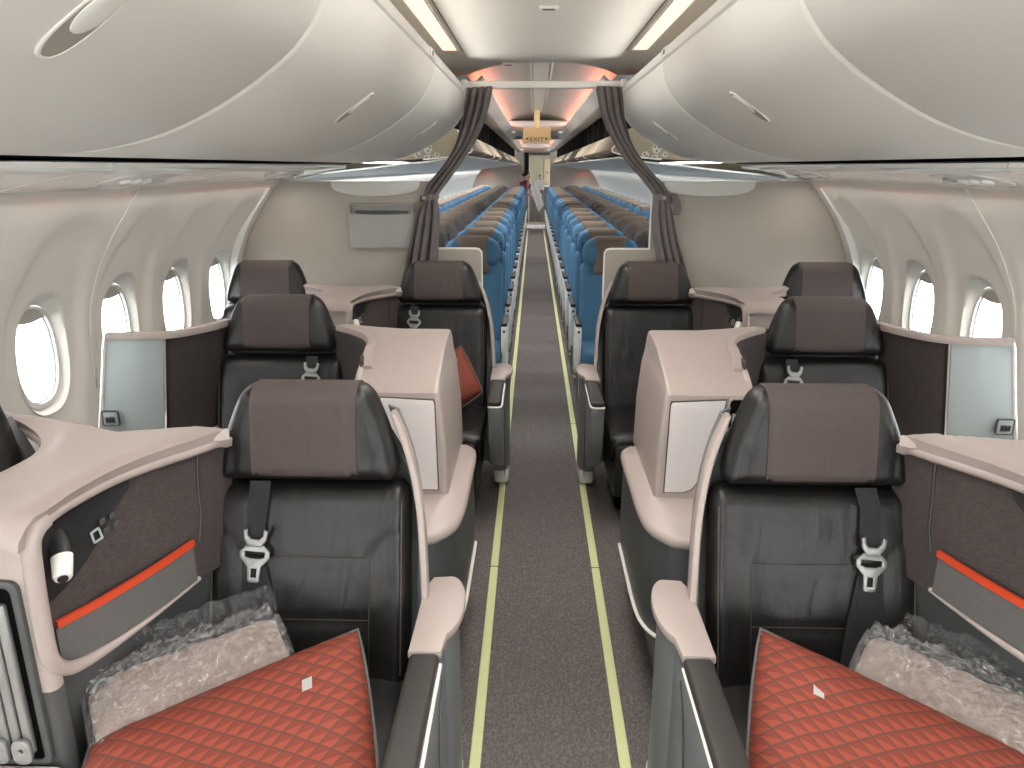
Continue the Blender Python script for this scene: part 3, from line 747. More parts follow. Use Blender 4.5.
s = MB()
for a in (-.30, -.09, .13): s.box(a, a+.19, -.02, .0, .08, 1.05, .008)
s.build('trolley_bay', 'galley_dark', r)
s = MB(); s.box(-.32, .34, -.08, .0, 1.08, 1.12, .006); s.build('worktop', 'steel', r)
s = MB(); s.box(-.02, .02, -.04, -.02, 1.3, 1.42, .006); s.box(.2, .24, -.04, -.02, 1.45, 1.5, .006); s.build('latch', 'dark_plastic', r)
r = root('galley_curtain', (-.24, 20.95, 0), 'dark folded galley curtain hanging left of the rear doorway', 'curtain')
P = [[(-.06+.12*i/24, .02*math.sin(i*1.3), z) for i in range(25)] for z in (1.2, 1.5, 1.8, 2.05)]
sheet(P, .004, 'cloth', 'galley_dark', r)
# ============================================================ BUSINESS SEATS
def yl(z): return -(1.0-z)*.30            # recline of the back face
def buckle(parent, x, y, z, sc=1.0, tilt=-.3):
    M = Matrix.Translation((x, y, z)) @ Matrix.Rotation(math.radians(4), 4, 'Y') @ Matrix.Rotation(PI/2-.27, 4, 'X') @ Matrix.Scale(sc, 4)
    body = [(-.020, .035), (.020, .035), (.036, .018), (.036, .004), (.017, -.018), (.015, -.052), (.010, -.056), (-.010, -.056), (-.015, -.052), (-.017, -.018), (-.036, .004), (-.036, .018)]
    h1 = [(-.024, .019), (.024, .019), (.024, .006), (.012, .002), (-.012, .002), (-.024, .006)]
    h2 = [(-.0065, -.022), (.0065, -.022), (.0065, -.044), (-.0065, -.044)]
    b = plate('buckle', [body, h1, h2], .005, 'satin_silver', parent, M=M, bevel=.0015)
    top = [(-.030, .070), (-.020, .074), (-.018, .058), (-.010, .050), (.010, .050), (.018, .058), (.020, .074), (.030, .070), (.027, .048), (.016, .032), (-.016, .032), (-.027, .048)]
    plate('buckle_hook', [top], .007, 'satin_silver', parent, M=M @ Matrix.Translation((0, 0, .004)), bevel=.002)
    return b
def shear_panel(P): return P
def business_seat(loc, lab, aisle=1, belt=-1, shell=True, arm=True, group='leather business seats', hero=True, belt_show=True, hz=None):
    """aisle: +1 when the aisle is on the seat's +x side"""
    r = root('business_seat', loc, lab, 'seat', group)
    N = 44 if hero else 26
    if hz is None: hz = 0 if hero else .045
    W = .25
    ax = aisle
    # back cushion with stitched yoke
    seams = [((-.155, .715), (.155, .715)), ((-.155, .715), (-.155, .46)), ((.155, .715), (.155, .46)), ((-.155, .715), (-.195, .765)), ((-.195, .765), (-.245, .795)), ((.155, .715), (.195, .765)), ((.195, .765), (.245, .795)), ((-.155, .572), (.155, .572))]
    seams = [((a, b+hz), (c, d+hz)) for (a, b), (c, d) in seams]
    padded('backrest', lambda v: W*(1.0-.015*max(0, v)), .40, .885+hz, lambda z: yl(z)+.045, .10, 'leather', r, seams, N, N, .04, .035, .0032, crown=.05, seed=loc[0]*3+loc[1], gd=.0055)
    # side piping on the back
    for a in (-1, 1):
        P = [(a*.232, yl(z)-.004, z) for z in [.45+.40*i/8 for i in range(9)]]
        mesh_obj('piping', *tube(P, .0022, 5), 'leather_stitch', r)
    # fine stitch lines
    s = MB()
    for (x1, z1), (x2, z2) in seams[:2]+seams[2:3]+seams[7:]:
        n = 3; s.tube([(x1+(x2-x1)*k/n, yl(z1+(z2-z1)*k/n)-.0045-.002, z1+(z2-z1)*k/n+(.006 if z1 == z2 else 0)) for k in range(n+1)], .0009, 4)
    s.build('stitching', 'leather_stitch', r)
    # headrest, trapezoid with winged shoulders
    hw = lambda v: .224-.072*((v+1)/2)**1.7
    yh = lambda z: yl(z)*.6+.018
    h0, h1 = (.893, 1.126) if not hz else (.944, 1.156)
    padded('headrest', hw, h0, h1, yh, .105, 'leather', r, [((-.175, h0), (-.172, 1.02)), ((-.172, 1.02), (-.135, h1-.02)), ((.175, h0), (.172, 1.02)), ((.172, 1.02), (.135, h1-.02))], N, N, .035, .042, .0012, crown=.10, seed=loc[1], gd=.004)
    padded('headrest_cover', hw, h0+.004, h1+.003, yh, .105, 'cover_fabric', r, [((-.118, h0), (-.116, h1)), ((.118, h0), (.116, h1))], N//2, N, .035, .042, .0012, off=.0035, crown=.10, seed=loc[1], gd=.002, xlim=.127)
    # seat cushion
    V = []
    R = []
    for k, (y, dz, wd) in enumerate(((-.62, -.07, .235), (-.635, -.045, .243), (-.63, -.02, .248), (-.61, -.004, .25), (-.56, .004, .25), (-.40, .002, .25), (-.25, 0, .25), (-.10, -.002, .25))):
        prof = []
        for i in range(17):
            u = -1+i/8; zz = .445+dz-.018*abs(u)**6; prof.append((u*wd, y, zz))
        R.append(prof+[(wd, y, .33), (-wd, y, .33)])
    mesh_obj('seat_cushion', *loft(R), 'leather', r, sharp=60)
    R2 = MB(); R2.box(-.235, .235, -.60, .02, .12, .335, .02); R2.build('seat_base', 'dark_plastic', r)
    s = MB(); s.box(-.20, .20, -.50, -.04, 0, .125, .02); s.build('plinth', 'black_void', r)
    # leg rest flap
    s = MB(); s.box(-.235, .235, -.655, -.605, .14, .40, .02); s.build('leg_rest', 'leather', r)
    # seat belt
    if belt_show:
        bx = (.118 if hero else .130)*belt
        def ribbon(p, w0, nm):
            P = []
            for (x, z, off, ww) in p: P.append([(x+ww*u, yl(z)+off, z) for u in (-1, -.5, 0, .5, 1)])
            sheet(P, .002, nm, 'belt_webbing', r)
        if hero:
            ribbon([(bx+.008*belt*-1, .90, -.012, .025), (bx+.004, .85, -.014, .025), (bx, .80, -.016, .023), (bx, .768, -.019, .021)], .025, 'shoulder_strap')
            buckle(r, bx, yl(.72)-.026, .725)
            ribbon([(bx, .725, -.017, .020), (bx, .70, -.017, .022), (bx+.002*belt, .65, -.016, .030), (bx+.01*belt, .58, -.015, .042), (bx+.018*belt, .50, -.014, .048), (bx+.02*belt, .455, -.02, .048)], .03, 'lap_strap')
            ribbon([(bx-.02*belt, .70, -.0155, .006), (bx-.035*belt, .60, -.014, .014), (bx-.05*belt, .48, -.014, .02)], .02, 'strap_fold')
        else:
            ribbon([(bx, .935, -.013, .022), (bx, .89, -.014, .022)], .024, 'shoulder_strap')
            buckle(r, bx, yl(.83)-.024, .845, 1.0)
            ribbon([(bx, .825, -.017, .018), (bx, .74, -.016, .02), (bx, .6, -.016, .02), (bx, .46, -.02, .02)], .02, 'lap_strap')
    # hard shell behind, with beige leading edge on the aisle side
    P = []
    for z in [.12+.92*i/14 for i in range(15)]:
        y = yl(z)+.125; hw2 = (.262 if z < .84 else .262-.125*((z-.84)/.20)**1.3)
        row = [(-hw2, y-.055, z), (-hw2*.98, y-.02, z), (-hw2*.8, y, z), (-.08, y+.008, z), (.08, y+.008, z), (hw2*.8, y, z), (hw2*.98, y-.02, z), (hw2, y-.055, z)]
        P.append(row)
    sheet(P, .010, 'back_shell', 'shell_grey', r)
    if shell:
        HW = sinterp([(.55, .290), (.70, .283), (.82, .273), (.92, .254), (.99, .231), (1.05, .204), (1.10, .182)], 6)
        R = []
        for z in [.602+.448*i/18 for i in range(19)]:
            x = interp(HW, z); y = yl(z)+.030
            w9 = .0085 if z < 1.0 else .0085-.003*(z-1.0)/.05
            R.append([(ax*x+a_, b_, z) for a_, b_ in rrect(-w9, w9, y-.020, y+.020, .005, 3)])
        mesh_obj('shell_trim', *loft(R), 'console_plastic', r, sharp=50)
        # outer wing filling behind the trim
        P = []
        for z in [.60+.44*i/10 for i in range(11)]:
            hw2 = interp(HW, z)-.002
            P.append([(ax*hw2, yl(z)+.03, z), (ax*(hw2+.006), yl(z)+.06, z), (ax*(hw2+.002), yl(z)+.09, z), (ax*(hw2-.03), yl(z)+.125, z)])
        sheet(P, .006*ax, 'shell_wing', 'shell_grey', r)
    if arm:
        xa = ax*.318; top = .617
        # padded top
        s = MB(); s.box(xa-.034, xa+.030, -.665, -.305, top-.03, top, .010, 3); s.build('armrest_pad', 'arm_leather', r)
        # side body: tall panel with rounded front foot
        prof = spline([(-.672, top-.03, 0), (-.676, top-.07, 0), (-.66, .42, 0), (-.58, .29, 0), (-.48, .23, 0), (-.36, .21, 0)], 4)
        plate('armrest_body', [[(p.x, p.y) for p in prof]+[(-.04, .21), (-.04, top-.03)]], .062, 'shell_grey', r, bevel=.008, mapf=lambda v: Vector((xa+ax*.003+v[2], v[0], v[1])))
        # silver trim line along the pad
        xo = xa+ax*.036
        P = spline([(xo-ax*.002, -.32, top-.020), (xo-ax*.002, -.50, top-.021), (xo-ax*.002, -.655, top-.022), (xo-ax*.014, -.680, top-.024), (xo-ax*.04, -.684, top-.024), (xo-ax*.064, -.678, top-.024)], 4)
        mesh_obj('trim_line', *tube(P, .0045, 6), 'trim_white', r)
        P = [(xo+ax*.001, -.31, .56), (xo+ax*.001, -.36, .50), (xo+ax*.001, -.40, .36), (xo+ax*.001, -.42, .15)]
        mesh_obj('panel_joint', *tube(spline(P, 4), .002, 5), 'grey_plastic', r)
        s = MB(); x0, x1 = sorted((xa-ax*.03, xa+ax*.048)); s.box(x0, x1, (-.50 if hero else -.22), -.02, .015, .10, .02); s.build('foot_fairing', 'trim_white', r)
        # beige rear cap with half disc bulge
        P = [(xa-ax*.038, -.305), (xa+ax*.034, -.305)]
        for k in range(15):
            t = -1.25+(1.25+PI/2)*k/14; P.append((xa+ax*(.026+.044*math.cos(t)), -.12+.125*math.sin(t)))
        P += [(xa-ax*.02, .0), (xa-ax*.038, -.05)]
        plate('armrest_cap', [P if ax > 0 else P[::-1]], .022, 'console_plastic', r, bevel=.005, mapf=lambda v: Vector((v[0], v[1], v[2]+top-.008)))
        P2 = [(xa+ax*(-.02+.9*(a*ax-xa*ax)), b) for a, b in P] if False else None
        s = MB(); R = []
        for z in (.10, .3, .5, top-.02):
            R.append([(xa+ax*(.010+.044*math.cos(t)), -.125+.12*math.sin(t), z) for t in [PI*k/12-PI/2 for k in range(13)]]+[(xa-ax*.03, .0, z), (xa-ax*.03, -.24, z)])
        s.add(*loft(R)); s.build('side_pod', 'shell_grey', r)
    return r
ROWS = [1.68, 2.76, 3.84]
business_seat((-.592, ROWS[0], 0), 'large near black leather seat left of the aisle, buckle hanging on its back', 1, -1)
business_seat((.635, ROWS[0], 0), 'large near black leather seat right of the aisle, buckle on its window side', -1, 1)
business_seat((-1.462, 1.56, 0), 'black leather window seat at the left edge of the view, only its headrest wing showing', -1, -1, False, False)
business_seat((-1.02, ROWS[1], 0), 'single black leather seat on the left between divider wall and tall console', 1, 1, False, False, hero=False)
business_seat((1.06, ROWS[1], 0), 'single black leather seat on the right between divider wall and tall console', -1, -1, False, False, hero=False)
business_seat((-.535, ROWS[2], 0), 'black leather aisle seat before the left partition with an orange pillow on it', 1, -1, hero=False)
business_seat((.57, ROWS[2], 0), 'black leather aisle seat before the right partition, nothing on it', -1, 1, hero=False, belt_show=False)
business_seat((-1.445, ROWS[2], 0), 'black leather window seat at the left partition, headrest above the one before it', -1, -1, False, False, hero=False, belt_show=False)
business_seat((1.455, ROWS[2], 0), 'black leather window seat at the right partition, headrest above the one before it', 1, 1, False, False, hero=False, belt_show=False)

# ============================================================ DOUBLE CONSOLES
RIM = [(-.535, .088), (-.50, .094), (-.42, .095), (-.33, .104), (-.25, .126), (-.18, .158), (-.13, .186), (-.09, .206), (-.05, .224), (-.01, .240)]
RIM2 = [(-.535, .088), (-.50, .090), (-.42, .084), (-.33, .079), (-.25, .084), (-.18, .106), (-.12, .145), (-.06, .205), (-.01, .265), (.03, .325), (.06, .375), (.075, .40)]
LOW = [(-.55, .045), (-.50, .066), (-.44, .092), (-.36, .120), (-.27, .152), (-.18, .182), (-.10, .205), (0, .23)]
RIMs = [(p[0], p[1]) for p in spline([(a, b, 0) for a, b in RIM], 6)]
RIMo = [(p[0], p[1]) for p in spline([(a, b, 0) for a, b in RIM2], 6)]
def double_console(loc, lab, inner, inner_arm=True):
    """inner: +1 if the aisle seat is on the +x side"""
    r = root('seat_console', loc, lab, 'seat console', 'shared consoles between paired seats')
    zt = lambda y: 1.035-.018*min(1, max(0, (y+.45)/.4))
    # top shell: lofted along y, Y-shaped in plan; past y=-.10 it is two arms
    P = []
    for y in sorted(set([a for a, _ in RIMs]+[a for a, _ in RIMo if a > -.01])):
        z = zt(y)
        row = []
        for i in range(25):
            u = -1+i/12; x = u*(interp(RIMs, y) if u*inner > 0 else interp(RIMo, y))
            dip = .010*(abs(u)**8)
            z2 = z-dip
            row.append((x, y, z2))
        P.append(row)
    # rear edge: centre pulled forward
    def warp(p):
        x, y, z = p
        c = max(0, 1-abs(x)/(.26 if x*inner > 0 else .39)); lim = (-.01-.105*c**.7) if x*inner > 0 else .085-.19*c
        return (x, min(y, lim) if y > -.2 else y, z)
    P = [[warp(p) for p in row] for row in P]
    # rolled front nose
    f = [[(x*1.0, -.535-dy, 1.035-.010*(abs(-1+i/12)**8)-dz) for i, x in enumerate([(-1+k/12)*.090 for k in range(25)])] for dy, dz in ((.018, .03), (.016, .016), (.010, .005))]
    sheet(f+P, -.028, 'console_top', 'console_plastic', r, sharp=60)
    # body column
    R = []
    for z, g in ((.02, -.02), (.44, -.008), (.52, 0), (.70, 0), (.98, 0), (1.005, -.004)):
        R.append([(x, y, z) for x, y in rrect(-.090, .090, -.556-g, -.518, .016, 4)])
    for z, k in ((.02, 0), (.45, 1), (.70, 2)): pass
    mesh_obj('console_body', *loft([q for q in R if q[0][2] >= .68]), 'console_plastic', r)
    mesh_obj('lower_body', *loft([q for q in R if q[0][2] <= .71]), 'grey_plastic', r)
    for sd in (-1, 1):
        RR = RIMs if sd == inner else RIMo
        ys = [-.535+.52*i/30 for i in range(31)]
        def lin_x(y, z, o=0.0):
            t = max(0, min(1, (1.0-z)/.20)); a_ = interp(RR, y)-.014; b_ = interp(LOW, y); return sd*(a_+(b_-a_)*t*t*(3-2*t)+o)
        # fabric cockpit wall
        P = [[(lin_x(y, z), y, z) for y in ys] for z in [zt(0)-.02-(.300)*j/10 for j in range(11)]]
        sheet(P, -.010*sd, 'fabric_lining', 'heather_dark', r)
        mesh_obj('lining_welt', *tube([(lin_x(y, z, .001), y, z) for y, z in ((-.10, 1.0), (-.115, .92), (-.13, .85), (-.15, .79))], .0035, 6), 'dark_plastic', r)
        # beige frame: front post, rounded corner, then along the bottom edge
        fr = [(.091, -.500, 1.022), (.092, -.528, 1.016), (.091, -.545, .99), (.087, -.548, .90), (.084, -.547, .80), (.084, -.540, .755), (.088, -.515, .722), (.098, -.475, .706), (.118, -.40, .698), (.148, -.31, .700), (.174, -.225, .704), (.190, -.17, .708)]
        fr = [(sd*p.x, p.y, p.z) for p in spline(fr, 5)]
        mesh_obj('lower_frame', *tube(fr, [.016 if i < 26 else .016-.010*min(1, (i-26)/22) for i in range(len(fr))], 10), 'console_plastic', r)
        rr = [(sd*(w_-.009), y, zt(y)-.0165) for y, w_ in RR if y > -.53]
        mesh_obj('rim', *tube(rr, .0125, 10), 'console_plastic', r)
        # storage pocket: grey fabric with orange lip
        py = [-.50+.32*i/16 for i in range(17)]
        P = [[(lin_x(y, z, .004+.008*math.sin(PI*(y+.5)/.32)), y, z) for y in py] for z in (.798, .78, .76, .735, .71)]
        sheet(P, .006*sd, 'pocket_panel', 'heather_grey', r)
        mesh_obj('pocket_lip', *band([(lin_x(y, .80, .010+.008*math.sin(PI*(y+.5)/.32)), y, .806) for y in py], [(-.004, -.0075), (.004, -.0075), (.004, .0075), (-.004, .0075)]), 'orange_trim', r)
        # dark recess panel with lamp and socket plate
        P = []
        for j in range(7):
            row = []
            for i in range(13):
                y = -.51+.25*i/12; z0_ = .85+.13*(i/12)**1.2; z = z0_+(.995-z0_)*j/6; row.append((lin_x(y, z, .003), y, z))
            P.append(row)
        sheet(P, .003*sd, 'recess_panel', 'dark_plastic', r)
        b0 = lin_x(-.47, .95)
        mesh_obj('lamp_arm', *tube([(b0-sd*.01, -.455, .965), (b0+sd*.008, -.470, .955), (b0+sd*.020, -.485, .940)], [.021, .021, .020], 16), 'dark_plastic', r)
        hd = mesh_obj('lamp_head', *tube([(b0+sd*.018, -.482, .943), (b0+sd*.036, -.515, .918), (b0+sd*.038, -.518, .916)], [.019, .0165, .014], 18), 'bin_plastic', r)
        mesh_obj('lamp_lens', *tube([(b0+sd*.0375, -.5175, .9163), (b0+sd*.0395, -.5205, .9145)], [.009, .009], 14), 'dark_plastic', hd)
        sk = MB()
        for a in (-.352, -.325):
            for b in (.925, .945): x0, x1 = sorted((lin_x(a, b, .005), lin_x(a, b, .009))); sk.box(x0, x1, a-.008, a+.008, b-.006, b+.006, .001, 1)
        sk.build('socket', 'grey_plastic', r)
        plate('socket_frame', [rrect(-.390, -.365, .915, .940, .003), rrect(-.386, -.369, .919, .936, .002)], .002, 'panel_grey', r, mapf=lambda v: Vector((lin_x(v[0], v[1], .008)+sd*v[2], v[0], v[1])))
    # stowage slot on the front face
    plate('slot_frame', [rrect(-.066, .066, .545, .935, .018), rrect(-.052, .052, .556, .922, .012)], .012, 'grey_plastic', r, bevel=.002, mapf=XZ(-.560))
    s = MB(); s.box(-.053, .053, -.562, -.5575, .55, .924, .001, 1); s.build('slot_recess', 'black_void', r)
    for k, (x, dz) in enumerate(((-.036, 0), (-.014, .008), (.008, .0), (.030, -.004))):
        s = MB(); s.box(x-.009, x+.009, -.572, -.560, .575, .895+dz, .004, 3); s.build('tray_panel', 'satin_silver', r)
    for x in (-.022, .022):
        V, Fc = plate_mesh([rrect(x-.018, x+.018, .560, .612, .016), oval(x, .590, .004, .004, 12)], .010, .002); mesh_obj('tray_hinge', [XZ(-.578)(v) for v in V], Fc, 'satin_silver', r)
    # release button on the lower side
    for sd in (inner,):
        V, Fc = plate_mesh([oval(0, 0, .018, .022, 24), oval(0, 0, .013, .017, 24)], .004, .001)
        mesh_obj('release_button', [Vector((sd*(.083+v[2]+v[0]*.45), -.42+v[0], .60+v[1])) for v in V], Fc, 'panel_grey', r)
        V, Fc = plate_mesh([oval(0, 0, .012, .016, 24)], .004, .001)
        mesh_obj('button_face', [Vector((sd*(.083+v[2]+v[0]*.45), -.42+v[0], .60+v[1])) for v in V], Fc, 'shell_grey', r)
        # pale side fairing at seat level
    P = [(inner*.100, -.55, .475), (inner*.101, -.3, .478), (inner*.102, -.12, .48)]
    mesh_obj('sill_line', *tube(P, .004, 6), 'console_plastic', r)
    # pale ottoman top ahead of the slot
    s = MB(); s.box(-.16, .092, -.80, -.560, .02, .548, .02, 3); s.build('front_ledge', 'door_plastic', r)
    # side skirts under the arms
    for sd in (-1, 1):
        P = [[(sd*(interp(LOW, y)-.02-.03*(1-z/.7)), y, z) for y in [-.52+.50*i/12 for i in range(13)]] for z in (.05, .4, .69)]
        sheet(P, .01*sd, 'side_skirt', 'grey_plastic', r)
    return r
double_console((-1.010, ROWS[0], 0), 'large beige console at the left edge with lamp, orange trimmed pocket and slot', 1)
double_console((1.052, ROWS[0], 0), 'large beige console at the right edge with orange trimmed pocket', -1)
double_console((-.972, ROWS[2], 0), 'small far beige console between the two left seats at the partition', 1)
double_console((1.000, ROWS[2], 0), 'small far beige console between the two right seats at the partition', -1)

# ============================================================ ROW TWO: window divider wall and aisle tower
def window_divider(sx, loc):
    r = root('seat_divider', loc, 'curved divider wall of dark fabric and pale grey panel beside the %s windows' % side[sx], 'seat divider', 'window side divider walls')
    # plan path from the seat's shoulder out to the sidewall (local x positive outward)
    path = spline([(.205, .02, 0), (.23, -.07, 0), (.275, -.16, 0), (.33, -.215, 0), (.40, -.235, 0), (.47, -.24, 0), (.535, -.24, 0)], 6)
    zt = lambda i: 1.066
    cut = 18
    lean = lambda z: 1+.35*max(0, 1.06-max(z, .62))
    def wall(pts, k0, th, nm, m, z0=.30):
        P = [[(sx*p.x*lean(z0+(zt(k0+i)-.02-z0)*t), p.y, z0+(zt(k0+i)-.02-z0)*t) for i, p in enumerate(pts)] for t in [j/12 for j in range(13)]]
        return sheet(P, th*sx, nm, m, r)
    wall(path[:cut+1], 0, .014, 'fabric_panel', 'heather_dark')
    wall(path[cut+1:], cut, .014, 'hard_panel', 'panel_grey')
    p = path[cut]; mesh_obj('joint_strip', *tube([(sx*p.x*lean(z), p.y-.004, z) for z in (.3, .5, .62, .8, 1.05)], .003, 6), 'dark_plastic', r)
    mesh_obj('top_cap', *band([(sx*p.x, p.y+.006, zt(i)-.010) for i, p in enumerate(path)], [(-.016, -.013), (.016, -.013), (.018, 0), (.014, .011), (-.014, .011), (-.018, 0)]), 'console_plastic', r)
    e = [(sx*x*lean(z), -.236, z) for x, z in ((.520, 1.062), (.535, 1.052), (.541, 1.03), (.542, .98), (.542, .85), (.542, .62), (.542, .35))]
    mesh_obj('edge_trim', *tube(spline(e, 4), .009, 8), 'trim_white', r)
    # ledge behind / beside reaching the wall
    s = MB(); x0, x1 = sorted((sx*.24, sx*.66)); s.box(x0, x1, -.20, .12, .25, .66, .02, 3); s.build('side_ledge', 'console_plastic', r)
    x = sx*.555
    plate('socket_frame', [rrect(x-.030, x+.030, .725, .782, .008)], .006, 'panel_grey', r, bevel=.002, mapf=XZ(-.258))
    plate('socket_rim', [rrect(x-.031, x+.031, .724, .783, .009), rrect(x-.027, x+.027, .728, .779, .006)], .008, 'grey_plastic', r, mapf=XZ(-.258))
    s = MB(); s.box(x-.018, x+.018, -.266, -.262, .738, .762, .002, 1); s.build('socket', 'grey_plastic', r)
    s = MB()
    for q in (-.011, 0, .011): s.box(x+q-.003, x+q+.003, -.268, -.265, .744, .756, .0005, 1)
    s.build('socket_slot', 'dark_plastic', r)
    return r
window_divider(-1, (-1.02, ROWS[1], 0)); window_divider(1, (1.06, ROWS[1], 0))
def tower(sx, loc):
    """local x: positive towards the aisle before mirroring"""
    r = root('aisle_console', loc, 'tall beige console with door on the aisle side, %s of the aisle' % side[sx], 'seat console', 'tall aisle side consoles')
    m = -sx   # +1 when aisle at +x
    X = lambda a, b: sorted((m*a, m*b))
    # pedestal (aisle edge at x=+.17 local), plan with rounded front corner
    def ring(z, g, gf=0):
        P = [(-.19, .42), (.178+g-.03, .42), (.178+g, .36), (.180+g, .10), (.178+g, -.10), (.165+g, -.20-gf*.5), (.13+g*.7, -.265-gf), (.07, -.30-gf), (-.19, -.31-gf)]
        Q = [Vector((a, b, 0)) for a, b in P]; pts = spline(Q[1:8+1] if False else Q[1:], 4)
        return [(m*-.19, .42, z)]+[(m*p.x, p.y, z) for p in pts]
    mesh_obj('pedestal', *loft([ring(z, g) for z, g in ((.02, -.075), (.12, -.055), (.20, -.030), (.27, -.012), (.275, -.004), (.40, -.002), (.585, -.004))]), 'grey_plastic', r, sharp=30)
    mesh_obj('pedestal_top', *loft([ring(z, g, g) for z, g in ((.585, -.004), (.588, .004), (.60, .008), (.612, .006), (.620, -.004))]), 'console_plastic', r, sharp=60)
    tr = [Vector(p) for p in ring(.272, .002)][1:]
    mesh_obj('trim_line', *tube(tr[5:-5], .006, 8), 'trim_white', r)
    # tower body
    R = []
    for z, xr, yf in ((.615, .124, -.025), (.80, .120, -.025), (.93, .108, -.024), (.958, .103, -.020), (.968, .100, -.010), (.985, .097, .04), (1.004, .095, .11), (1.022, .093, .19), (1.032, .091, .23), (1.041, .089, .30), (1.047, .087, .38), (1.050, .083, .44)):
        x0, x1 = X(-.165, xr); pl = rrect(x0, x1, yf, .50, .016, 5)
        R.append([(a, b, z) for a, b in pl])
    mesh_obj('tower_body', *loft(R), 'console_plastic', r, sharp=28)
    # door with a soft S-cut lower corner, slot beside it
    f = lambda v: Vector((m*v[0], -.029-v[2], v[1]))
    plate('door', [[(-.078, .945), (.084, .937), (.088, .928), (.092, .640), (.034, .640), (.010, .650), (-.012, .680), (-.026, .735), (-.038, .80), (-.056, .86), (-.070, .90)]], .008, 'door_plastic', r, bevel=.002, mapf=f)
    plate('door_gap', [[(-.081, .949), (.088, .941), (.0915, .929), (.096, .636), (.032, .636), (.007, .646), (-.016, .678), (-.030, .735), (-.042, .80), (-.060, .86), (-.074, .90)]], .003, 'grey_plastic', r, mapf=lambda v: Vector((m*v[0], -.0262-v[2], v[1])))
    plate('slot_frame', [rrect(-.150, -.085, .70, .955, .016), rrect(-.143, -.091, .705, .948, .012)], .006, 'console_plastic', r, bevel=.0015, mapf=f)
    plate('slot_recess', [rrect(-.144, -.090, .704, .949, .012)], .003, 'black_void', r, mapf=lambda v: Vector((m*v[0], -.028-v[2], v[1])))
    for k, x in enumerate((-.132, -.118, -.104)):
        x0, x1 = X(x-.006, x+.005); s = MB(); s.box(x0, x1, -.038, -.028, .705, .905+.008*(k == 1), .003, 2); s.build('tray_panel', 'satin_silver', r)
    # cockpit wall wrapping the seat on this side
    path = spline([(-.155, .10, 0), (-.168, .18, 0), (-.172, .26, 0), (-.19, .34, 0), (-.225, .42, 0), (-.29, .50, 0), (-.36, .565, 0)], 5)
    P = [[(m*p.x, p.y, .5+(1.03-.5)*t) for p in path] for t in (0, .25, .5, .75, 1)]
    sheet(P, .012*m, 'fabric_lining', 'heather_dark', r)
    mesh_obj('rim', *band([(m*p.x+m*.010, p.y, (1.003, 1.007, 1.012, 1.016, 1.020, 1.025, 1.030, 1.034)[i] if i < 8 else 1.040) for i, p in enumerate(path)], [(-.016, -.012), (.016, -.012), (.018, 0), (.013, .010), (-.013, .010), (-.018, 0)]), 'console_plastic', r)
    fr = spline([(-.165, .13, 1.004), (-.163, .08, .992), (-.162, .03, .965), (-.162, .0, .93), (-.163, -.01, .85), (-.163, -.015, .66)], 4)
    mesh_obj('front_rim', *tube([(m*p.x, p.y, p.z) for p in fr], .012, 8), 'console_plastic', r)
    # deck joining rim and tower top
    TZ = [(-.01, .968), (.04, .985), (.11, 1.004), (.19, 1.022), (.23, 1.032), (.30, 1.041), (.38, 1.047), (.44, 1.050)]
    tz = lambda y: interp(TZ, y)
    Q = [(m*(p.x-.0), p.y) for p in path if p.y > .27]
    plate('deck', [Q+[(m*-.33, .60), (m*-.20, .55), (m*-.02, .50), (m*-.02, .28)]], .020, 'console_plastic', r, bevel=.004, mapf=lambda v: Vector((v[0], v[1], v[2]+1.0265+.010*min(1, (v[1]-.27)/.2))))
    return r
tower(-1, (-.437, 2.20, 0)); tower(1, (.468, 2.20, 0))
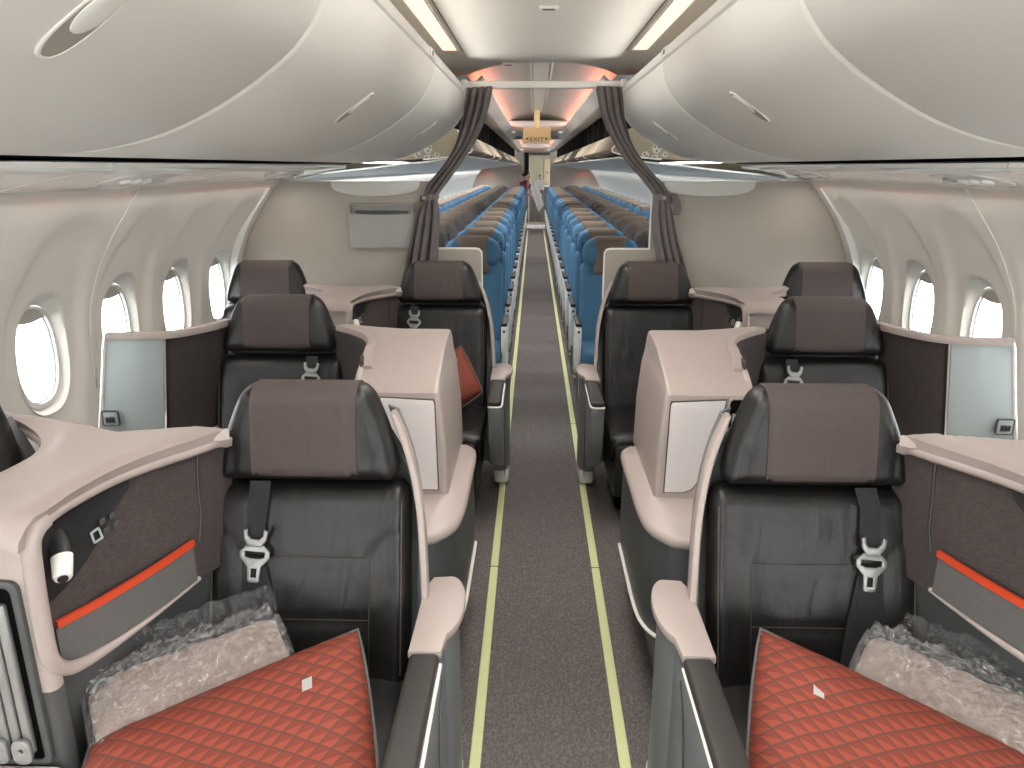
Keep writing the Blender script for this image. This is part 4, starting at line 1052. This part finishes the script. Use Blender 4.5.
# ============================================================ PILLOWS AND WRAPPED BLANKETS
def pillow(name, A, B, D, th, lab, grp, seed=0, n=40):
    """A top-left corner, B top-right corner, D lower-right corner; thickness th"""
    A, B, D = Vector(A), Vector(B), Vector(D); Cc = A+(D-B)
    nrm = (A-B).cross(D-B).normalized()
    if nrm.z < 0: nrm = -nrm
    r = root(name, tuple((A+B+Cc+D)/4), lab, 'pillow', grp); O = Vector(r.location)
    V = []; U = []; rows = []
    for side_ in (1, -1):
        for j in range(n+1):
            for i in range(n+1):
                u = -1+2*i/n; v = -1+2*j/n
                pu = u*(1+.04*(1-v*v)); pv = v*(1-.01*(1-u*u))
                P = (A+B+Cc+D)/4+(B-A)/2*pu+(B-D)/2*pv
                b = max(0, (1-u**4)*(1-v**4))**.55
                wr = .010*noise.noise(Vector((u*3+seed, v*2, seed)))+.010*noise.noise(Vector((u*2+seed, v*6, seed+5)))*abs(u)
                V.append(P+nrm*side_*(th/2*b+wr*b)-O); U.append(((u+1)/2, (v+1)/2))
    Fc = []; k = (n+1)**2; m_ = n+1
    for s_ in (0, k):
        for j in range(n):
            for i in range(n): a = s_+j*m_+i; Fc.append((a, a+1, a+1+m_, a+m_))
    # rotate uv 45 degrees for the diamond print
    U = [((a*.80-b*.80)+.5, (a*.80+b*.80)) for a, b in U]
    o = mesh_obj('pillowcase', V, Fc, 'pillow_print', r, sharp=80, uvs=U)
    ed = []
    for a, b in ((A, B), (B, D), (D, Cc), (Cc, A)):
        for t in [q/10 for q in range(10)]:
            p = a+(b-a)*t; ctr = (A+B+Cc+D)/4; c2 = (-.01 if (a-A).length < 1e-6 or (a-D).length < 1e-6 else -.04)*(4*t*(1-t)); ed.append(p+(ctr-(a+b)/2)*c2-O)
    mesh_obj('piping', *tube(ed, .0045, 6, True), 'heather_grey', r)
    # small woven crest tag
    q = (A+B+Cc+D)/4+(B-A)*.30+(B-D)*.23+nrm*(th*.40)-O; e1 = (B-A).normalized()*.010; e2 = (B-D).normalized()*.013
    for kx, lbl in ((0, 1),):
        mesh_obj('woven_tag', [q-e1-e2, q+e1-e2, q+e1+e2, q-e1+e2, q-e1-e2+nrm*.006, q+e1-e2+nrm*.006, q+e1+e2+nrm*.006, q-e1+e2+nrm*.006], [(0, 1, 2, 3), (4, 5, 6, 7), (0, 1, 5, 4), (1, 2, 6, 5), (2, 3, 7, 6), (3, 0, 4, 7)], 'pocket_grey', r, smooth=False)
    return r
pillow('pillow', (-.905, 1.17, .545), (-.432, 1.425, .635), (-.305, 1.01, .490), .14, 'orange checked pillow on the near left seat below the wrapped blanket', 'orange checked pillows', 1)
pillow('pillow', (.93, 1.16, .545), (.462, 1.43, .650), (.332, 1.01, .495), .14, 'orange checked pillow on the near right seat beside the armrest', 'orange checked pillows', 4)
pillow('pillow', (-.62, 3.58, .62), (-.41, 3.64, .76), (-.290, 3.50, .56), .11, 'orange checked pillow on the far left aisle seat, half hidden by the tall console', 'orange checked pillows', 8, n=20)
def blanket(P0, P1, lab, seed, h=.085, d=.15):
    """folded blanket roll from P0 to P1 inside a crinkled clear bag"""
    P0, P1 = Vector(P0), Vector(P1); T = (P1-P0).normalized(); L = (P1-P0).length
    r = root('wrapped_blanket', tuple(P0), lab, 'blanket', 'blankets in clear bags')
    Z = Vector((0, -.35, 1)).normalized(); Z = (Z-T*Z.dot(T)).normalized(); Yv = T.cross(Z)
    def roll(hh, dd, off, z0, nm):
        R = []
        for j in range(41):
            t = j/40; e = 1-(abs(2*t-1))**14*.25; R_ = []
            for i in range(40):
                a = 2*PI*i/40; c, s_ = math.cos(a), math.sin(a); p = 3.0
                y = dd/2*abs(c)**(2/p)*(1 if c > 0 else -1)*e; z = hh/2*abs(s_)**(2/p)*(1 if s_ > 0 else -1)*e
                k = noise.noise(Vector((t*5+seed, a, off)))*.012+noise.noise(Vector((t*16+seed, a*2.5, off)))*.006
                q_ = .007*noise.noise(Vector((t*22+seed, a*3.2, off*50)))+.004*noise.noise(Vector((t*50+seed, a*7, off*50)))
                R_.append(T*(L*t)+Yv*(y*(1+k*6)+off+q_*c)+Z*(z*(1+k*9)+z0+q_*s_))
            R.append(R_)
        return mesh_obj(nm, *loft(R), 'blanket_cloth', r, sharp=80)
    roll(h*.52, d, 0, -h*.22, 'blanket_fold'); roll(h*.44, d*.86, d*.05, h*.25, 'blanket_fold')
    R = []
    for j in range(61):
        t = -.05+1.10*j/60; e = 1.03 if -.0 < t < 1 else .75
        if j in (0, 60): e = .35
        R_ = []
        for i in range(60):
            a = 2*PI*i/60; c, s_ = math.cos(a), math.sin(a); p = 3.2
            k = noise.noise(Vector((t*9+seed, a*1.2, 3)))*.12+abs(noise.noise(Vector((t*22+seed, a*4, 7))))*.20
            y = (d/2+.012)*abs(c)**(2/p)*(1 if c > 0 else -1)*e*(1+k); z = (h/2+.014)*abs(s_)**(2/p)*(1 if s_ > 0 else -1)*e*(1+k)
            R_.append(T*(L*t)+Yv*y+Z*z)
        R.append(R_)
    mesh_obj('clear_bag', *loft(R, cap=False), 'plastic_film', r, sharp=25)
    # loose flap of film standing up at the back
    P = []
    for j in range(4+1):
        P.append([T*(L*(.15+.90*i/40))+Yv*(-d*.42-.014*j+.006*noise.noise(Vector((i*.6, j, seed))))+Z*(h*.42+.008*j+.016*noise.noise(Vector((i*.45+seed, j*.7, 2)))) for i in range(41)])
    sheet(P, .0006, 'bag_flap', 'film_thin', r, sharp=20)
    return r
blanket((-.935, 1.235, .535), (-.615, 1.445, .565), 'beige blanket in a crinkled clear bag on the near left seat', 2.0, .135, .17)
blanket((.690, 1.43, .560), (.975, 1.225, .530), 'beige blanket in a crinkled clear bag on the near right seat', 6.0, .125, .17)

# ============================================================ ECONOMY SEATS
def ye(z): return -(1.0-z)*.24
def economy_seat(kind):
    """kind: window / middle / aisle_left / aisle_right"""
    grey = kind == 'middle'; body = 'econ_grey' if grey else 'econ_blue'; dark = 'econ_grey' if grey else 'econ_blue_dark'
    r = root('economy_seat', (0, 0, 0), '', 'seat')
    seams = [((-.12, .90), (.12, .90)), ((-.12, .90), (-.15, .50)), ((.12, .90), (.15, .50)), ((-.15, .62), (.15, .62))]
    padded('backrest', lambda v: .212, .42, .985, lambda z: ye(z)+.03, .085, body, r, seams, 16, 20, .05, .04, gd=.008)
    padded('headrest', lambda v: .195-.035*max(0, v)**2, .955, 1.155, lambda z: ye(z)*.6+.012, .10, body, r, (), 14, 14, .07, .05, crown=.05)
    padded('headrest_cover', lambda v: .118, .90, 1.165, lambda z: ye(z)*.6+.008, .108, 'econ_cover', r, (), 8, 14, .02, .04, off=.003, crown=.05)
    s = MB(); s.box(-.212, .212, -.50, -.10, .33, .45, .035, 3); s.build('seat_cushion', body, r)
    s = MB(); s.box(-.205, .205, .055, .075, .45, 1.12, .01); o = s.build('seat_back_shell', dark, r)
    for v in o.data.vertices: v.co.y += ye(v.co.z)
    s = MB()
    s.box(-.20, .20, -.44, .02, .28, .33, .01); s.build('seat_frame', 'grey_plastic', r)
    s = MB(); s.tube(spline([(-.10, -.30, .46), (-.04, -.36, .475), (.03, -.34, .475), (.10, -.28, .46)], 3), .014, 6); s.build('seat_belt', 'belt_webbing', r)
    if kind.startswith('aisle'):
        a = 1 if kind == 'aisle_left' else -1
        x = a*.235
        s = MB(); s.box(x-.022, x+.022, -.44, -.12, .605, .632, .010); s.build('armrest_pad', 'dark_plastic', r)
        s = MB(); s.box(x-.020, x+.020, -.435, -.14, .30, .605, .016, 3); s.build('armrest', 'white_alloy', r)
        s = MB(); s.box(x-.008, x+.008, -.4375, -.434, .565, .58, .001, 1); s.build('handset_socket', 'dark_plastic', r)
        s = MB(); s.tube(spline([(x, -.36, .32), (x, -.37, .20), (x, -.38, .09), (x-a*.03, -.38, .06), (x-a*.12, -.38, .06)], 3), .009, 6)
        s.build('luggage_bar', 'satin_silver', r)
        s = MB(); s.box(x-a*.03-.014, x-a*.03+.014, -.34, -.30, .02, .32, .008); s.build('leg', 'white_alloy', r)
        s = MB(); s.box(x-a*.03-.014, x-a*.03+.014, -.10, -.06, .02, .32, .008); s.build('leg', 'white_alloy', r)
    else:
        x = .235
        s = MB(); s.box(x-.022, x+.022, -.40, -.10, .605, .632, .010); s.box(x-.014, x+.014, -.14, -.10, .40, .61, .008); s.build('armrest', 'dark_plastic', r)
    return r
protos = {}
NR = 21
for k in range(NR):
    y = 5.28+.738*k
    for sx in (-1, 1):
        for kind, dx in (('aisle', .0), ('middle', .455), ('window', .91)):
            kk = ('aisle_left' if sx < 0 else 'aisle_right') if kind == 'aisle' else kind
            if kk in protos: c = copy_tree(protos[kk])
            else: c = protos[kk] = economy_seat(kk)
            c.location = (sx*(.485+dx)+.012, y, 0)
            c['label'] = '%s economy %s seat in the %s block, %s row behind the partition' % ('grey' if kind == 'middle' else 'blue', kind, side[sx], ordn[k])
            c['category'] = 'seat'; c['group'] = 'economy seats in rows of three'

# ============================================================ CABIN CREW AT THE REAR
def skin_body(name, verts, edges, rad, m, parent, sub=2, rootv=0):
    me = bpy.data.meshes.new(name); me.from_pydata(verts, edges, []); o = bpy.data.objects.new(name, me); COL.objects.link(o)
    md = o.modifiers.new('s', 'SKIN'); md.use_smooth_shade = True
    for i, q in enumerate(rad):
        sv = me.skin_vertices[0].data[i]; sv.radius = q if isinstance(q, tuple) else (q, q); sv.use_root = (i == rootv)
    o.modifiers.new('d', 'SUBSURF').levels = sub; o.modifiers['d'].render_levels = sub
    dg = bpy.context.evaluated_depsgraph_get(); m2 = bpy.data.meshes.new_from_object(o.evaluated_get(dg))
    bpy.data.objects.remove(o); m2.materials.clear(); m2.materials.append(MATS[m]); m2.name = name
    q = bpy.data.objects.new(name, m2); COL.objects.link(q); q.parent = parent
    return q
pr = root('person', (-.40, 20.66, 0), 'crew member in a maroon top bending in the rear doorway with a white cloth', 'person')
V = []; Ed = []; Rd = []
def ad(p, rr, par=None):
    V.append(p); Rd.append(rr)
    if par is not None: Ed.append((par, len(V)-1))
    return len(V)-1
pel = ad((0, .05, .92), (.15, .11)); w1 = ad((.01, .02, 1.08), (.115, .09), pel); ch = ad((.02, -.03, 1.25), (.135, .10), w1); nk = ad((.03, -.06, 1.42), .052, ch); hd = ad((.04, -.08, 1.50), .06, nk)
h2 = ad((.045, -.10, 1.56), (.075, .088), hd); h3 = ad((.045, -.09, 1.63), (.062, .078), h2)
def arm(sgn, el, wr, ha):
    sh = ad((.02+sgn*.15, -.03, 1.34), .052, ch); e = ad(el, .040, sh); w2 = ad(wr, .028, e); p = ad(ha, (.036, .02), w2)
    d = (Vector(ha)-Vector(wr)).normalized(); s_ = d.cross(Vector((0, 1, 0))).normalized()
    for k, (o_, l) in enumerate(((-.026, .055), (-.009, .068), (.009, .064), (.026, .050))):
        f1 = ad(tuple(Vector(ha)+d*.035+s_*o_), .010, p); f2 = ad(tuple(Vector(ha)+d*(.035+l*.6)+s_*o_+Vector((0, -.012, 0))), .009, f1); ad(tuple(Vector(ha)+d*(.035+l)+s_*o_+Vector((0, -.03, 0))), .008, f2)
    t = ad(tuple(Vector(ha)-s_*.035+d*.005), .011, p); ad(tuple(Vector(ha)-s_*.055+d*.035), .009, t)
arm(1, (.25, -.16, 1.18), (.36, -.30, 1.12), (.41, -.35, 1.08)); arm(-1, (-.17, -.08, 1.08), (-.04, -.26, 1.02), (.03, -.32, 1.0))
for sgn in (-1, 1):
    hp = ad((sgn*.085, .05, .86), .095, pel); kn = ad((sgn*.10, -.02, .50), .062, hp); an = ad((sgn*.10, .03, .10), .038, kn); ft = ad((sgn*.11, -.10, .045), (.035, .03), an)
skin_body('body', V, Ed, Rd, 'skin', pr)
def ball(c, rx, ry, rz, n=14, cut=None):
    R = []
    for j in range(1, n):
        t = PI*j/n; z = math.cos(t)
        R.append([(c[0]+rx*math.sin(t)*math.cos(2*PI*i/20), c[1]+ry*math.sin(t)*math.sin(2*PI*i/20), c[2]+rz*z) for i in range(20)])
    return loft(R)
s = MB(); s.add(*ball((.045, -.075, 1.62), .088, .098, .095)); s.add(*ball((.03, .03, 1.60), .05, .05, .05)); s.build('hair', 'hair_black', pr)
s = MB(); s.add(*ball((.045, -.135, 1.575), .068, .062, .085)); s.build('face', 'skin', pr)
s = MB()
for a in (-1, 1): s.add(*ball((.045+a*.026, -.192, 1.585), .009, .006, .006, 6))
s.build('eye', 'hair_black', pr)
s = MB(); s.add(*ball((.045, -.20, 1.56), .010, .014, .016, 8)); s.build('nose', 'skin', pr)
s = MB(); s.add(*ball((.045, -.188, 1.532), .020, .007, .006, 8)); s.build('mouth', 'uniform_maroon', pr)
pr.scale = (.90, .90, .90); pr.rotation_euler = (0, math.radians(6), math.radians(58))
def ringz(c, z, rx, ry): return [(c[0]+rx*math.cos(2*PI*i/24), c[1]+ry*math.sin(2*PI*i/24), z) for i in range(24)]
mesh_obj('kebaya_top', *loft([ringz((0, .05), .84, .185, .15), ringz((0, .04), .95, .175, .14), ringz((.01, .02), 1.08, .135, .11), ringz((.02, -.02), 1.22, .158, .125), ringz((.02, -.03), 1.34, .17, .115), ringz((.025, -.05), 1.41, .09, .08), ringz((.03, -.06), 1.44, .06, .06)]), 'uniform_maroon', pr)
for p in ([(.17, -.03, 1.35), (.22, -.09, 1.27), (.255, -.165, 1.18), (.31, -.24, 1.14)], [(-.13, -.03, 1.35), (-.16, -.05, 1.22), (-.175, -.085, 1.08), (-.10, -.18, 1.05)]):
    mesh_obj('sleeve', *tube(p, [.070, .062, .054, .046], 12), 'uniform_maroon', pr)
mesh_obj('sarong', *loft([ringz((0, .03), .12, .12, .11), ringz((0, .03), .5, .155, .13), ringz((0, .05), .9, .18, .145)]), 'galley_dark', pr)
r = root('white_cloth', (.02, 20.1, 1.05), 'white folded cloth held out by the crew member at the rear', 'cloth')
P = []
for j in range(13):
    t = j/12; P.append([(.02+.24*t*.9+.085*u*(1-.3*t)-.10, .10+.02*math.sin(u*5+t*3), .14-.62*t+.10*u) for u in [-1+i/6 for i in range(13)]])
sheet(P, .006, 'cloth', 'cloth_white', r)
r = root('white_bag', (.13, 20.3, 1.2), 'small white bag beside the crew member at the rear doorway', 'bag')
s = MB(); s.box(-.10, .09, -.05, .05, -.16, .10, .03, 3); s.build('bag_body', 'cloth_white', r)
s = MB(); s.tube(spline([(-.05, 0, .09), (-.04, 0, .17), (.03, 0, .17), (.04, 0, .09)], 4), .008, 6); s.build('bag_handle', 'cloth_white', r)

# ---- nest the fittings that belong to a part one level deeper
NEST = {'headrest_cover': 'headrest', 'stitching': 'backrest', 'piping': ('backrest', 'pillowcase'), 'woven_tag': 'pillowcase', 'buckle_hook': 'buckle',
        'tray_hinge': 'slot_frame', 'tray_panel': 'slot_frame', 'slot_recess': 'slot_frame', 'latch_paddle': 'latch_bezel', 'latch_recess': 'latch_bezel',
        'pocket_lip': 'pocket_panel', 'lining_welt': 'fabric_lining', 'socket_slot': 'socket_frame', 'button_face': 'release_button', 'row_marking': 'row_plate',
        'handset_socket': 'armrest', 'exit_lettering': 'sign_box', 'arrow_mark': 'sign_box', 'eye': 'face', 'nose': 'face', 'mouth': 'face'}
base = lambda o: o.name.split('.')[0]
fam = {}
for o in bpy.data.objects:
    if o.parent and o.parent.type == 'EMPTY': fam.setdefault(o.parent, []).append(o)
for r, ch in fam.items():
    names = {}
    for c in ch: names.setdefault(base(c), []).append(c)
    for nme, tgt in NEST.items():
        tg = [t for q in ((tgt,) if isinstance(tgt, str) else tgt) for t in names.get(q, [])]
        if not tg: continue
        for i, c in enumerate(names.get(nme, [])): c.parent = tg[min(i, len(tg)-1)]
